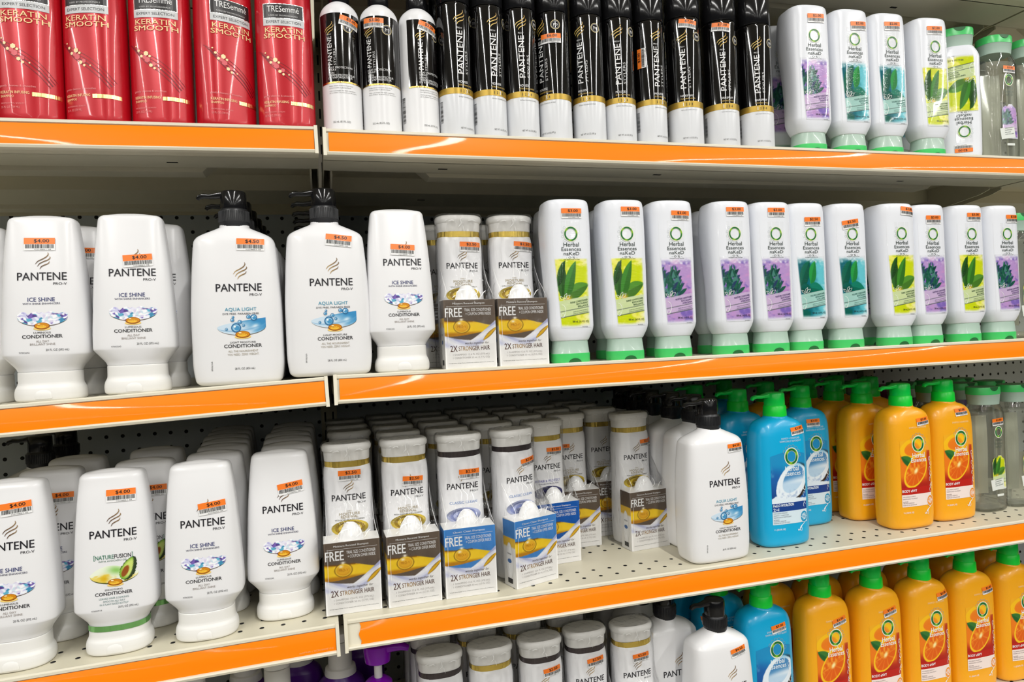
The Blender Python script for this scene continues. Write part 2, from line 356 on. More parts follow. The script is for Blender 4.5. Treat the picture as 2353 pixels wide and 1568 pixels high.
def conditioner(kind, name='conditioner_bottle'):
    t = thing(name, '', 'bottle'); m = MB(); m.loft(PB.rings(30, .001, .006, dome=.003), 44); m.build('body', WHITE, t)
    m = MB(); m.loft(PC.rings(14, .003, .0008), 44); cp = m.build('cap', CAPW, t)
    m = MB(); m.loft([(.0035, .0085, .0008, 2, -.0272), (.006, .0088, .0010, 2, -.0274), (.009, .0082, .0010, 2, -.0274), (.0115, .0068, .0008, 2, -.0270), (.0132, .0048, .0006, 2, -.0266), (.0142, .0020, .0004, 2, -.0263)], 20); m.build('thumb_tab', CAPW, cp)
    S = Sheet(PB.front); x = .002
    leaf_mark(S, x+.002, .161, .000106); pantene(S, .003, .143, .049, .0088)
    if kind == 'ice':
        S.text('ICE SHINE', x, .1165, .027, .0046, (44, 52, 112), bold=.01); S.text('WITH SHINE ENHANCERS', x, .1118, .037, .0021, (60, 60, 90), bold=.01)
        pal = [(248, 249, 255), (236, 240, 252), (206, 206, 238), (176, 172, 222), (120, 96, 180), (84, 62, 140), (96, 176, 206), (60, 140, 180), (190, 222, 240), (248, 249, 255)]
        def art(u, v):
            c = facets(u, v, 120, 5, pal); c = mix(c, rgb(252, 252, 255), .75*sm(noise(u, v*.5, 7, 21, 1), .55, .66)); return mix(c, rgb(74, 52, 40), v < .05)
        S.grid(lens_shape(-.0225, .0275, .0955, lambda u: .0058+.0028*(noise(u, u*0, 9, 5, 2)-.5)*2, .0100), 84, 36, art)
        capsule(S, x, .0862); S.text('LUMINOUS', x, .0787, .017, .0021, INKC, bold=.01); S.text('CONDITIONER', x, .0745, .040, .0039, INKC, bold=.02)
        S.text('ALL DAY', x, .0690, .013, .0024, (150, 140, 134)); S.text('BRILLIANT SHINE', x, .0656, .025, .0024, (150, 140, 134))
        S.text('20 FL OZ (592 mL)', .0165, .0585, .023, .0033, (50, 50, 55)); S.text('97003242', -.0165, .0565, .0105, .0018, (90, 90, 95))
    else:
        S.text('[', -.0172, .1162, .0012, .0062, (40, 120, 90)); S.text('NATURE', -.0065, .1162, .0195, .0048, (40, 120, 90), bold=.004); S.text('FUSION', .0125, .1162, .0175, .0048, INKC, bold=.008); S.text(']', .0225, .1162, .0012, .0062, (40, 120, 90))
        S.text('WITH AVOCADO OIL', x, .1115, .030, .0019, (70, 110, 90))
        def art(u, v):
            c = blank(u, rgb(240, 246, 226)); c = mix(c, rgb(120, 190, 70), .8*np.exp(-((u-.55)**2/.03+(v-.75)**2/.05))); c = mix(c, rgb(236, 214, 110), sm(noise(u, v*.5, 8, 4), .45, .62)*(v < .55))
            c = mix(c, rgb(222, 178, 20), np.exp(-((u-.3)**2/.012+(v-.3)**2/.05))); c = mix(c, rgb(60, 70, 30), v < .06)
            return c
        S.grid(lens_shape(-.0225, .0285, .0950, lambda u: .0010+.0100*np.sin(np.pi*np.clip(u, 0, 1)**.8), .0105), 60, 28, art)
        def avo(u, v):
            X = (u-.5)*2; Y = (v-.5)*2; r = np.sqrt((X*1.1)**2/(1-.35*Y)**1.2+Y**2); c = blank(u, rgb(44, 62, 34)); inner = ((X+.18)**2/(.62-.25*Y)**2+(Y+.05)**2/.8) < 1
            c = mix(c, rgb(206, 224, 120), inner*1.); c = mix(c, rgb(120, 176, 50), inner*sm(r, .5, .95)); c = mix(c, rgb(150, 78, 26), (((X+.22)**2/.13+(Y+.3)**2/.22) < 1)*1.); return c, r < 1
        rr = -.45
        S.grid(lambda u, v: (.0185+((u-.5)*.018)*math.cos(rr)-((v-.5)*.030)*math.sin(rr), .1010+((u-.5)*.018)*math.sin(rr)+((v-.5)*.030)*math.cos(rr)), 20, 28, avo, lift=.0004)
        capsule(S, .004, .0865); S.text('SMOOTHING', x, .0782, .0185, .0019, INKC, bold=.01); S.text('CONDITIONER', x, .0740, .039, .0038, INKC, bold=.02)
        for tx, zz, ww in (('LEAVES HAIR LOOKING', .0685, .031), ('SMOOTH ALL DAY', .0650, .023), ('IN A PLANT BASED BOTTLE*', .0618, .030)): S.text(tx, x, zz, ww, .0022, (110, 140, 140))
        S.text('20 FL OZ (592 mL)', .0165, .0570, .021, .0032, (50, 50, 55)); S.text('97002919', -.0165, .0555, .011, .0018, (90, 90, 95))
    S.build('front_print', t)
    if kind != 'ice':
        m = MB(); m.loft([(z, .0328, .0251, 2.5, 0) for z in (.0285, .0350)], 44, lo=False, hi=False); m.build('foil_band', GREENFOIL, t)
    return t
GREENFOIL = bump(mat('green_foil', (128, 190, 112), .3, metal=.55), (40, 40, 1), 3, .004, .6)
GOLDFOIL = bump(mat('gold_foil', (228, 198, 96), .22, metal=.75), (40, 40, 1), 3, .004, .7)
DARKFOIL = bump(mat('dark_foil', (84, 76, 78), .28, metal=.7), (40, 40, 1), 3, .004, .7)

# ---- pump dispensers
def pump(t, z, collar, head, r=.0175, hc=.0195, hh=.023, green=False):
    m = MB(); m.loft([(z-.003, r*.99, r*.99, 2, 0), (z, r*1.0, r, 2, 0), (z+.002, r*1.02, r*1.02, 2, 0), (z+hc-.002, r*.98, r*.98, 2, 0), (z+hc, r*.9, r*.9, 2, 0)], 36)
    if not green:
        for k in range(48):
            a = 2*math.pi*k/48; m.box(r*1.015*math.cos(a)-.0005, r*1.015*math.cos(a)+.0005, r*1.015*math.sin(a)-.0005, r*1.015*math.sin(a)+.0005, z+.003, z+hc-.003)
    col = m.build('pump_collar', collar, t)
    r2 = r*.90; zb = z+hc; m = MB()
    m.loft([(zb-.001, r2*.97, r2*.97, 2, 0), (zb+.001, r2, r2, 2, 0), (zb+hh-.003, r2*.97, r2*.97, 2, 0), (zb+hh-.0008, r2*.9, r2*.9, 2, 0), (zb+hh, r2*.72, r2*.72, 2, 0), (zb+hh+.0006, r2*.3, r2*.3, 2, 0)], 32)
    m.build('pump_head', head, t)
    zt = zb+hh; m = MB()
    m.tube([(-r2*.3, 0, zt-.0045, .0085, .0042), (-r2*.9, 0, zt-.0046, .0078, .0040), (-.020, 0, zt-.0056, .0064, .0032), (-.027, 0, zt-.0064, .0054, .0029), (-.034, 0, zt-.0058, .0048, .0030), (-.0395, 0, zt-.0075, .0040, .0030), (-.0415, 0, zt-.0105, .0030, .0020)], 12)
    m.build('pump_spout', head, t)
PP = Prof([(0, .0480, .0265, 4.2, 0), (.006, .0505, .0285, 4.2, 0), (.03, .0530, .0300, 4.2, 0), (.08, .0530, .0305, 4.2, 0), (.13, .0508, .0295, 4.2, 0), (.165, .0482, .0275, 4.2, 0), (.176, .0470, .0265, 4.0, 0), (.182, .0435, .0245, 3.6, 0), (.187, .0350, .0215, 3.0, 0), (.192, .0240, .0185, 2.4, 0), (.1955, .0178, .0172, 2, 0), (.200, .0172, .0172, 2, 0)])
def pump_conditioner():
    t = thing('pump_bottle', '', 'bottle'); m = MB(); m.loft(PP.rings(44, .006, .0005), 48); m.build('body', WHITE, t)
    pump(t, .1985, BLACKM, BLACK)
    S = Sheet(PP.front); x = .006
    leaf_mark(S, x+.001, .139, .000112, ((190, 160, 100), (120, 92, 60))); pantene(S, .005, .1185, .052, .0092)
    S.text('AQUA LIGHT', x, .0915, .036, .0050, (54, 150, 180), bold=.004); S.text('DYE FREE. PARABEN FREE', x, .0865, .041, .0022, (60, 60, 70), bold=.006)
    def art(u, v):
        c = mix(blank(u, rgb(206, 226, 242)), rgb(52, 140, 196), sm(u+.35*(v-.5)+.3*(noise(u, v, 5, 2)-.5), .45, .95)); c = mix(c, rgb(238, 248, 255), .9*np.exp(-((u-.78)**2/.006+(v-.5)**2/.03)))
        c = mix(c, rgb(96, 160, 206), .6*np.exp(-((v-.25-.2*u)/.06)**2)); c = mix(c, rgb(96, 72, 44), v < .04); return c
    S.grid(lens_shape(-.0215, .0340, .0700, lambda u: .0002+.0110*np.clip(u, 0, 1)**.6, .0100), 64, 32, art)
    for bx, bz, br in ((.000, .0695, .0050), (.0205, .0815, .0034), (.0145, .0825, .0022), (.0045, .0765, .0022), (-.0040, .0790, .0019), (-.0030, .0825, .0013), (.0085, .0722, .0016), (-.0110, .0680, .0015)):
        S.disc(bx, bz, br, br, (150, 200, 232), .0005, n=14); S.disc(bx+br*.2, bz-br*.1, br*.6, br*.6, (70, 150, 200), .00055, n=12); S.ring(bx, bz, br, br, br*.28, (40, 110, 160), .0006, n=16); S.disc(bx-br*.3, bz+br*.3, br*.25, br*.25, (245, 252, 255), .00065, n=8)
    capsule(S, .0072, .0612, .0085, .0044); S.text('LIGHT MOISTURE', x+.001, .0518, .029, .0022, INKC, bold=.006); S.text('CONDITIONER', x+.001, .0475, .043, .0042, INKC, bold=.018)
    S.text('ALL THE NOURISHMENT', x+.001, .0412, .034, .0025, (168, 158, 140)); S.text('YOU NEED. ZERO WEIGHT.', x+.001, .0372, .036, .0025, (168, 158, 140))
    S.text('28 FL OZ (830 mL)', .008, .0195, .023, .0033, (50, 50, 55)); S.text('97170160', -.029, .024, .0115, .0018, (50, 50, 50), rot=-math.pi/2)
    S.build('front_print', t); return t

# ---- 1 litre shampoo pumps
PH = Prof([(0, .0425, .0250, 3.2, 0), (.006, .0452, .0272, 3.2, 0), (.03, .0462, .0280, 3.3, 0), (.15, .0452, .0275, 3.3, 0), (.175, .0440, .0268, 3.2, 0), (.188, .0408, .0250, 3.0, 0), (.195, .0350, .0225, 2.7, 0), (.199, .0270, .0200, 2.3, 0), (.2015, .0200, .0180, 2, 0), (.204, .0182, .0178, 2, 0)])
def oring(S, x, z, rx, rz, wd, lift=.0006):
    S.ring(x, z, rx+wd*.15, rz+wd*.15, wd*1.55, (236, 236, 214), lift-.0001)
    S.ring(x, z, rx, rz, wd, lambda a: rgb(26, 110, 50)*(1-max(0, math.sin(a*3+.6))**2)+rgb(150, 196, 40)*max(0, math.sin(a*3+.6))**2, lift)
def litre_pump(kind):
    t = thing('pump_bottle', '', 'bottle'); m = MB(); m.loft(PH.rings(44, .006, .0005), 48); m.build('body', BLUE if kind == 'blue' else ORANGE, t)
    pump(t, .2025, GREEN2, GREEN, r=.0178, hc=.018, hh=.0205, green=True)
    S = Sheet(PH.front); x = .007 if kind == 'blue' else .005; wh = (240, 248, 252)
    if kind == 'blue':
        S.text('SHAMPOO + CONDITIONER', x, .1700, .034, .0030, (190, 226, 240), bold=.012); S.text('SHAMPOOING ET REVITALISANT', x, .1655, .040, .0030, (190, 226, 240), bold=.012)
        def art(u, v):
            c = mix(blank(u, rgb(20, 92, 168)), rgb(16, 160, 208), sm(v+.35*u, .55, 1.0)); c = mix(c, rgb(14, 60, 130), .8*sm(.5-v, 0, .4)*(u < .6)); c = mix(c, rgb(130, 200, 228), .5*sm(noise(u, v, 5, 4), .55, .8)*(v > .55)*(u < .45))
            X = u-.58; Y = (v-.40)*1.17; a = .72; p = X*math.cos(a)+Y*math.sin(a); q = -X*math.sin(a)+Y*math.cos(a)
            shell = ((p-.04)/.58)**2+((q+.05)/.38)**2 < 1; c = mix(c, rgb(46, 36, 34), shell*1.); flesh = (p/.53)**2+(q/.36)**2+.14*(noise(u, v, 9, 1)-.5) < 1
            c = mix(c, rgb(232, 242, 250), flesh*1.); hol = ((p-.08)/.38)**2+((q-.02)/.24)**2 < 1; c = mix(c, rgb(58, 128, 186), hol*sm(v+.3*(q), .36, .56)*.9); c = mix(c, rgb(176, 208, 234), hol*sm(.46-v, 0, .12)*.8); c = mix(c, rgb(24, 140, 196), sm(v, .66, .86)*.9)
            c = mix(c, rgb(120, 150, 196), flesh*.5*sm(noise(u, v, 16, 9), .55, .75)*sm(.35-v, 0, .2)); c = mix(c, rgb(226, 238, 248), (v < .06+.05*noise(u, u*0, 8, 3)+.06*np.exp(-((u-.12)/.1)**2))*1.); return c
        S.grid(lambda u, v: (-.0300+.0630*u, .0695+v*(.0740+.006*np.sin(u*3))), 64, 78, art, lift=.0002)
        S.rect(-.0300, .0330, .0570, .0700, (16, 62, 140), .0004, nu=10); S.text('HeLLO HYDRaTION', -.0285, .0668, .036, .0042, wh, 'l', bold=.03); S.text('2', -.0285, .0605, .0036, .0044, wh, 'l', bold=.03); S.text('in', -.0238, .0605, .0030, .0030, wh, 'l', bold=.02); S.text('1', -.0201, .0605, .0024, .0044, wh, 'l', bold=.03)
        S.rect(-.0300, .0330, .0370, .0570, (214, 232, 242), .0004, nu=10); lc = (90, 100, 120)
        names = (('MOISTURIZING HYDRATANT', .0545, .024), ('SHAMPOO + CONDITIONER', .0512, .026), ('SHAMPOOING ET REVITALISANT', .0482, .031), ('INTENSIVE', .0445, .009), ('COCONUT ESSENCES', .0422, .021), ('ESSENCES DE NOIX DE COCO', .0395, .028))
        cc = (24, 150, 196)
    else:
        S.text('SHAMPOO + SHAMPOOING', x+.001, .1690, .036, .0030, (250, 226, 160), bold=.01)
        def art(u, v):
            c = mix(blank(u, rgb(244, 176, 30)), rgb(236, 118, 22), sm(.9-v+.15*np.sin(u*5), 0, .25)*.9); c = mix(c, rgb(176, 30, 18), sm(.28-v, 0, .25)); c = mix(c, rgb(176, 40, 20), sm(u-.82, 0, .1)*(v < .75)*.9)
            pe = np.abs(np.hypot((u-.38)/.33, (v-.78)/.17)-1) < .22; c = mix(c, rgb(250, 196, 20), (pe & (v > .6) & (u < .75))*.9)
            lf, s_, tt = leafm(u, v*1.2, .02, .80, .52, .46, .13); c = mix(c, rgb(30, 96, 40), lf*1.); c = mix(c, rgb(90, 150, 60), lf*(s_ > 0)*.4)
            a = .75; X = (u-.48); Y = (v-.33)*1.15; p = X*math.cos(a)+Y*math.sin(a); q = -X*math.sin(a)+Y*math.cos(a); r = np.sqrt((p/.47)**2+(q/.30)**2); th = np.arctan2(q/.30, p/.47)
            c = mix(c, rgb(250, 200, 30), (r < 1)*1.); c = mix(c, rgb(226, 96, 14), (r < .88)*1.); c = mix(c, rgb(246, 160, 50), (r < .86)*sm(np.abs(np.sin(th*5)), .30, 0)*.8); c = mix(c, rgb(250, 172, 50), (r < .85)*.75*sm(noise(u, v, 16, 6), .42, .7)*sm(q+.35*p, -.12, .1)); c = mix(c, rgb(255, 238, 170), sm(.26-r, 0, .22))
            c = mix(c, rgb(246, 160, 60), np.exp(-((u-.9)**2/.006+(v-.80)**2/.004))); return c
        S.grid(lambda u, v: (-.0300+.0600*u, .0700+v*(.0780+.004*np.sin(u*3))), 64, 78, art, lift=.0002)
        S.rect(-.0300, .0300, .0590, .0705, (190, 30, 20), .0004, nu=10); S.text('BODY eNVY', -.0290, .0650, .028, .0042, wh, 'l', bold=.03)
        S.rect(-.0300, .0300, .0390, .0590, (246, 230, 224), .0004, nu=10); lc = (130, 110, 110)
        names = (('VOLUMIZING SHAMPOO', .0555, .024), ('SHAMPOOING VOLUMISANT', .0520, .028), ('MANDARIN', .0475, .009), ('ORANGE ESSENCES', .0450, .021), ('ESSENCES DE MANDARINE', .0418, .026)); cc = (244, 150, 40)
    for tx, zz, ww in names: S.text(tx, -.0285, zz, ww, .0018, lc, 'l', bold=.01)
    oring(S, x, .1415, .0098, .0108, .0036)
    for k in range(7):      # fine scrollwork round the ring
        a = 2.6-k*.42; S.ring(x+.0148*math.cos(a), .1415+.0160*math.sin(a), .0024, .0024, .0005, (150, 170, 176), .0005, n=10, a0=a-2, a1=a+2)
    S.text('Herbal', x, .1228, .0250, .0080, wh, bold=.012); S.text('Essences', x, .1152, .0315, .0072, wh, bold=.012)
    # flowering scroll down the right of the label, the round seal and its tail
    for k in range(7):
        zz = .064+k*.0085; S.ring(.0295+(.0012 if k % 2 else -.0012), zz, .0020, .0034, .0006, wh, .0006, n=12, a0=(k % 2)*3.1, a1=(k % 2)*3.1+4.4)
    for k in range(3): S.line([(.0295, .066+k*.02), (.0275, .070+k*.02), (.0295, .0745+k*.02)], .0006, wh, .0006)
    S.disc(.0265, .0455, .0072, .0090, cc, .0005, n=26); S.ring(.0265, .0455, .0072, .0090, .0007, wh, .0006)
    for k, ww in enumerate((.006, .009, .011, .009, .005)): S.rect(.0265-ww/2, .0265+ww/2, .0496-k*.0022, .0506-k*.0022, wh, .0006, nu=2)
    S.line([(.027, .0368), (.025, .0342), (.020, .0310), (.0175, .0270), (.0185, .0240)], .0010, wh, .0006); S.line([(.023, .0330), (.0185, .0280), (.0150, .0245), (.0140, .0270)], .0010, wh, .0006); S.line([(.020, .0305), (.0215, .0265), (.0205, .0230)], .0008, wh, .0006)
    S.text('1 L (33.8 FL OZ)', -.0185, .0290, .019, .0034, wh, bold=.015)
    S.build('front_label', t); return t

# ---- 500 ml naked conditioner (standing on a frosted green flip cap)
NB = Prof([(.031, .0262, .0200, 2.6, 0), (.036, .0285, .0215, 2.9, 0), (.045, .0318, .0225, 3.5, -.0005), (.052, .0328, .0228, 3.8, -.0008), (.08, .0326, .0230, 3.8, -.0006), (.12, .0330, .0248, 3.8, .0014), (.16, .0340, .0285, 3.6, .0050), (.19, .0345, .0305, 3.4, .0068), (.212, .0342, .0298, 3.2, .0058), (.222, .0330, .0285, 3.2, .0050), (.229, .0315, .0270, 3.2, .0045)])
def naked_art(kind):
    def art(u, v):
        n = noise(u, v*2.6, 5, 3); n2 = noise(u, v*2.6, 11, 7)
        if kind == 'lime':
            c = mix(blank(u, rgb(206, 220, 20)), rgb(240, 236, 110), sm(n, .42, .7)); c = mix(c, rgb(250, 250, 246), sm(u-.75+.3*(n-.5), 0, .3)*.6)
            for (x0, y0, x1, y1, wd, col) in ((.0, .55, .62, .46, .10, (96, 140, 40)), (.25, .46, 1.0, .62, .12, (70, 120, 40)), (.10, .42, .22, .95, .17, (40, 84, 30)), (.20, .40, .62, .96, .15, (52, 112, 36)), (.0, .60, .30, .97, .10, (30, 70, 26))):
                lf, s_, tt = leafm(u, v, x0, y0, x1, y1, wd); c = mix(c, rgb(*col), lf*1.); c = mix(c, rgb(*col)*1.5, lf*(s_ > .1)*.45)
            c = mix(c, rgb(232, 190, 50), np.exp(-((u-.30)**2/.012+(v-.42)**2/.0022))*1.)
        elif kind == 'teal':
            c = mix(blank(u, rgb(104, 200, 214)), rgb(8, 98, 112), sm(.8-u+.4*(n-.5), 0, .5)); c = mix(c, rgb(236, 248, 252), sm(v-.85+.3*(n2-.5), 0, .25)); c = mix(c, rgb(240, 250, 250), sm(u-.85+.4*(n-.5), 0, .2)*.8)
            for (x0, y0, x1, y1, wd, col) in ((.0, .50, .42, .93, .16, (10, 84, 66)), (.40, .55, .62, .92, .15, (34, 130, 60)), (.30, .50, .95, .42, .13, (16, 104, 84)), (.0, .50, .5, .40, .12, (8, 76, 66))):
                lf, s_, tt = leafm(u, v, x0, y0, x1, y1, wd); c = mix(c, rgb(*col), lf*1.); c = mix(c, rgb(*col)*1.4, lf*(s_ > .1)*.5)
            c = mix(c, rgb(14, 96, 84), (v < .14)*sm(.4-u+.5*(n-.5), 0, .1))
        else:
            c = mix(blank(u, rgb(186, 150, 208)), rgb(128, 104, 186), sm(n, .4, .65)); c = mix(c, rgb(244, 240, 250), sm(v-.86+.3*(n2-.5), 0, .2)); c = mix(c, rgb(212, 150, 206), sm(noise(u, v*2.6, 4, 15), .55, .75)*.6)
            rs = random.Random(4)
            for k in range(90):
                x0, y0 = rs.uniform(-.15, .55), rs.uniform(.36, .72); an = rs.uniform(.5, 2.2); L = rs.uniform(.16, .34); g = rs.choice(((24, 84, 66), (16, 60, 58), (40, 60, 96), (74, 130, 120), (30, 100, 70)))
                lf, s_, tt = leafm(u, v, x0, y0, x0+L*math.cos(an), y0+L*.55*math.sin(an), .036); c = mix(c, rgb(*g), lf*.95)
        zb = .385+.073*u; band = (v < zb) & (v > zb-.24); bc = {'lime': (206, 222, 176), 'teal': (176, 216, 206), 'purple': (206, 182, 216)}[kind]
        c = mix(c, rgb(*bc), band*.92); c = mix(c, rgb(70, 84, 80), ((np.abs(v-(zb-.24)) < .007) | (np.abs(v-(zb-.155)) < .005))*.8)
        fade = sm(v, .0, .05+.04*n)*sm(u, -.01, .03)*sm(1-u, -.02, .05+.05*n2)*sm(1-v, -.01, .03 if kind == 'lime' else .12); c = mix(blank(u, rgb(233, 236, 243)), c, fade)
        return c
    return art
def naked_print(surf, kind, mi=2, clear=False):
    S = Sheet(surf)
    if not clear:
        S.grid(lambda u, v: (-.0255*(1-u)+.0255*u, .048+.150*v), 4, 40, lambda u, v: blank(u, rgb(235, 238, 244)), lift=.00012, mi=mi)
    S.grid(lambda u, v: (-.0245*(1-u)+.0240*u+.0060*(1-v)*(1-u), .049+.0965*v), 60, 140, naked_art(kind), lift=.0003, mi=mi)
    ic = (40, 56, 50)
    oring(S, 0, .1795, .0085, .0088, .0024); 
    for k in range(6):
        a = 2.4+k*.5; S.ring(.0125*math.cos(a), .1795+.0130*math.sin(a), .0018, .0018, .0003, (186, 196, 196), .0005, n=10)
    S.text('Herbal', 0, .1648, .0225, .0058, ic, bold=.004, lift=.0005); S.text('Essences', 0, .1585, .0285, .0052, ic, bold=.004, lift=.0005); S.text('naKeD', 0, .1522, .0230, .0048, ic, bold=.002, lift=.0005)
    S.text('- O % -', 0, .1466, .0165, .0030, ic, bold=.004, lift=.0005); S.text('PARABENS DYES GLUTEN', 0, .1438, .0230, .0012, ic, bold=.01, lift=.0005)
    a = .16; dk = {'lime': (46, 84, 50), 'teal': (30, 96, 90), 'purple': (70, 50, 110)}[kind]; nm = {'lime': ('SHINE CONDITIONER', 'REVITALISANT', 'BRILLANCE'), 'teal': ('VOLUME CONDITIONER', 'REVITALISANT', 'VOLUME'), 'purple': ('MOISTURE CONDITIONER', 'REVITALISANT', 'HYDRATATION')}[kind]
    for k, (tx, ww) in enumerate(zip(nm, (.0265, .0175, .0155))): S.text(tx, .0215-ww/2, .0878-k*.0036+(.0205-ww/2-.02)*.16, ww, .0025, dk, bold=.02, rot=a, lift=.0005)
    for k, tx in enumerate(('WHITE TEA & MINT EXTRACTS', 'EXTRAITS DE THE BLANC ET DE MENTHE')): S.text(tx, .0215-.0115, .0735-k*.0026-.0010, .023, .0013, dk, rot=a, lift=.0005)
    for k in range(24): S.disc(-.0145+k*.0015, .0872+(k*.0015)*.155, .00028, .00028, (245, 245, 250), .0005, n=6)
    wl = (246, 250, 246)                                       # white line-drawn blossom and sprig on the left
    for (x0, z0, x1, z1) in ((-.013, .089, -.0095, .097), (-.012, .089, -.0045, .0945), (-.014, .088, -.0195, .093)):
        dx, dz = x1-x0, z1-z0; S.line([(x0, z0), (x0+dx*.5-dz*.22, z0+dz*.5+dx*.22), (x1, z1)], .0004, wl); S.line([(x0, z0), (x0+dx*.5+dz*.22, z0+dz*.5-dx*.22), (x1, z1)], .0004, wl)
    S.ring(-.0175, .073, .0058, .0085, .0005, wl, .0005, a0=-1.3, a1=1.5); S.ring(-.0160, .0665, .0024, .0028, .0004, wl, .0005)
    S.text('500 mL (16.9 FL OZ)', .0095, .0570, .0240, .0036, (30, 34, 38), bold=.01, lift=.0006); S.text('94109255', .0155, .0500, .0085, .0014, (80, 84, 90), lift=.0006)
    return S
def flipcap(t, z0, a, b, hgt=.031, upright=False):
    """frosted cap: flat lid end at z0 (bottom) or, upright, at the top"""
    g = hgt*.42; pr = [(z0, a*.97, b*.97), (z0+.002, a, b), (z0+g, a, b), (z0+g+.0006, a*.985, b*.985), (z0+hgt*.9, a*.93, b*.93), (z0+hgt, a*.92, b*.92)]
    if upright: pr = [(2*z0+hgt-z, aa, bb) for z, aa, bb in reversed(pr)]
    m = MB(); k = 3 if not upright else 3
    lo, hi = (pr[:4], pr[2:]) if not upright else (pr[2:], pr[:4])
    m.loft([(z, aa*.995, bb*.995, 2.5, 0) for z, aa, bb in pr], 40); cp = m.build('cap', FROST, t)
    m = MB(); rr = [(z, aa*1.004, bb*1.004, 2.5, 0) for z, aa, bb in (pr[:3] if not upright else pr[-3:])]; m.loft(rr, 40); m.build('lid', LID, cp)
    zc = z0 if not upright else z0+hgt; s_ = 1 if not upright else -1; m = MB(); vs = [(0, -b*1.02, zc)]
    for i in range(13): q = math.pi*i/12; xx = .0095*math.cos(q); vs.append((xx, -b*1.02*math.sqrt(max(0, 1-(xx/a)**2))-.0004, zc+s_*(.0065*math.sin(q))))
    m.add(vs, [(0, i+1, i+2) for i in range(12)]); m.build('thumb_notch', NOTCH, cp)
def naked(kind):
    t = thing('conditioner_bottle', '', 'bottle'); m = MB(); m.loft(NB.rings(40, .001, .005, dome=.0015), 48); m.build('body', WHITE2, t)
    flipcap(t, 0, .0275, .0212, .0315)
    naked_print(NB.front, kind).build('front_label', t); return t
NBF = Prof([(.229-z, a, b, n, yc) for z, a, b, n, yc in reversed(NB.r.tolist())])
def naked_flipped():
    t = thing('conditioner_bottle', '', 'bottle'); m = MB(); m.loft(NBF.rings(40, .004, .001), 48); m.build('body', WHITE2, t)
    flipcap(t, .1975, .0275, .0212, .0315, upright=True)
    fs = lambda x, z, lift: (lambda r: (-r[0], r[1], .229-r[2]))(NB.front(x, z, lift))
    naked_print(fs, 'lime').build('front_label', t)
    sticker(fs, .002, .208, 0, '$2.00', t, .95); return t
CB = Prof([(0, .0300, .0210, 3, 0), (.006, .0330, .0230, 3, 0), (.04, .0345, .0235, 3, 0), (.09, .0330, .0228, 3, 0), (.13, .0325, .0232, 3, 0), (.165, .0335, .0235, 3, 0), (.178, .0325, .0225, 2.8, 0), (.187, .0285, .0205, 2.6, 0), (.192, .0255, .0195, 2.5, 0)])
def clear_shampoo(kind):
    t = thing('shampoo_bottle', '', 'bottle'); m = MB(); m.loft(CB.rings(36, .004, .0005), 44); m.build('body', CLEAR, t)
    flipcap(t, .1905, .0285, .0220, .0310, upright=True)
    L = Prof([(z, a-.0025, b-.0025, n, yc) for z, a, b, n, yc in CB.r.tolist()])
    m = MB(); m.loft(L.rings(20, .004, .001, z0=.004, z1=.176), 36); m.build('liquid', MINT, t)
    S = Sheet(lambda x, z, lift: (lambda r: (r[0], -r[1]+.0006, r[2]))(CB.front(x, z, -.001))); S.rect(-.028, .028, .022, .166, (226, 224, 208), nu=14, nv=24); S.build('back_label', t, [INK])
    S = Sheet(CB.front); S.grid(lambda u, v: (-.012*(1-u)+.020*u, .040+.060*v), 30, 44, lambda u, v: (naked_art(kind)(u, v), (np.hypot((u-.5)*1.7, (v-.5)*2)+.4*(noise(u, v, 6, 2)-.5) < 1) | (v < .3)), lift=.0003, mi=2)
    S.rect(-.010, .019, .041, .060, (224, 228, 222), .0006, nu=6, rot=.12, c=(.0, -.001)); 
    for k, (tx, ww) in enumerate((('SHINE SHAMPOO', .018), ('SHAMPOOING', .015), ('BRILLANCE', .012), ('WHITE TEA & MINT', .019))): S.text(tx, -.008, .0575-k*.0036, ww, .0018, (80, 96, 90), 'l', bold=.01, rot=.12, lift=.0007)
    oring(S, .004, .142, .0068, .0080, .0028); S.text('Herbal', .004, .128, .015, .0045, (60, 80, 70), lift=.0005); S.text('Essences', .004, .122, .019, .0040, (60, 80, 70), lift=.0005); S.text('naKeD', .004, .116, .015, .0040, (60, 80, 70), lift=.0005)
    S.rect(-.004, .012, .028, .032, (224, 228, 222), .0004); S.build('front_label', t); return t

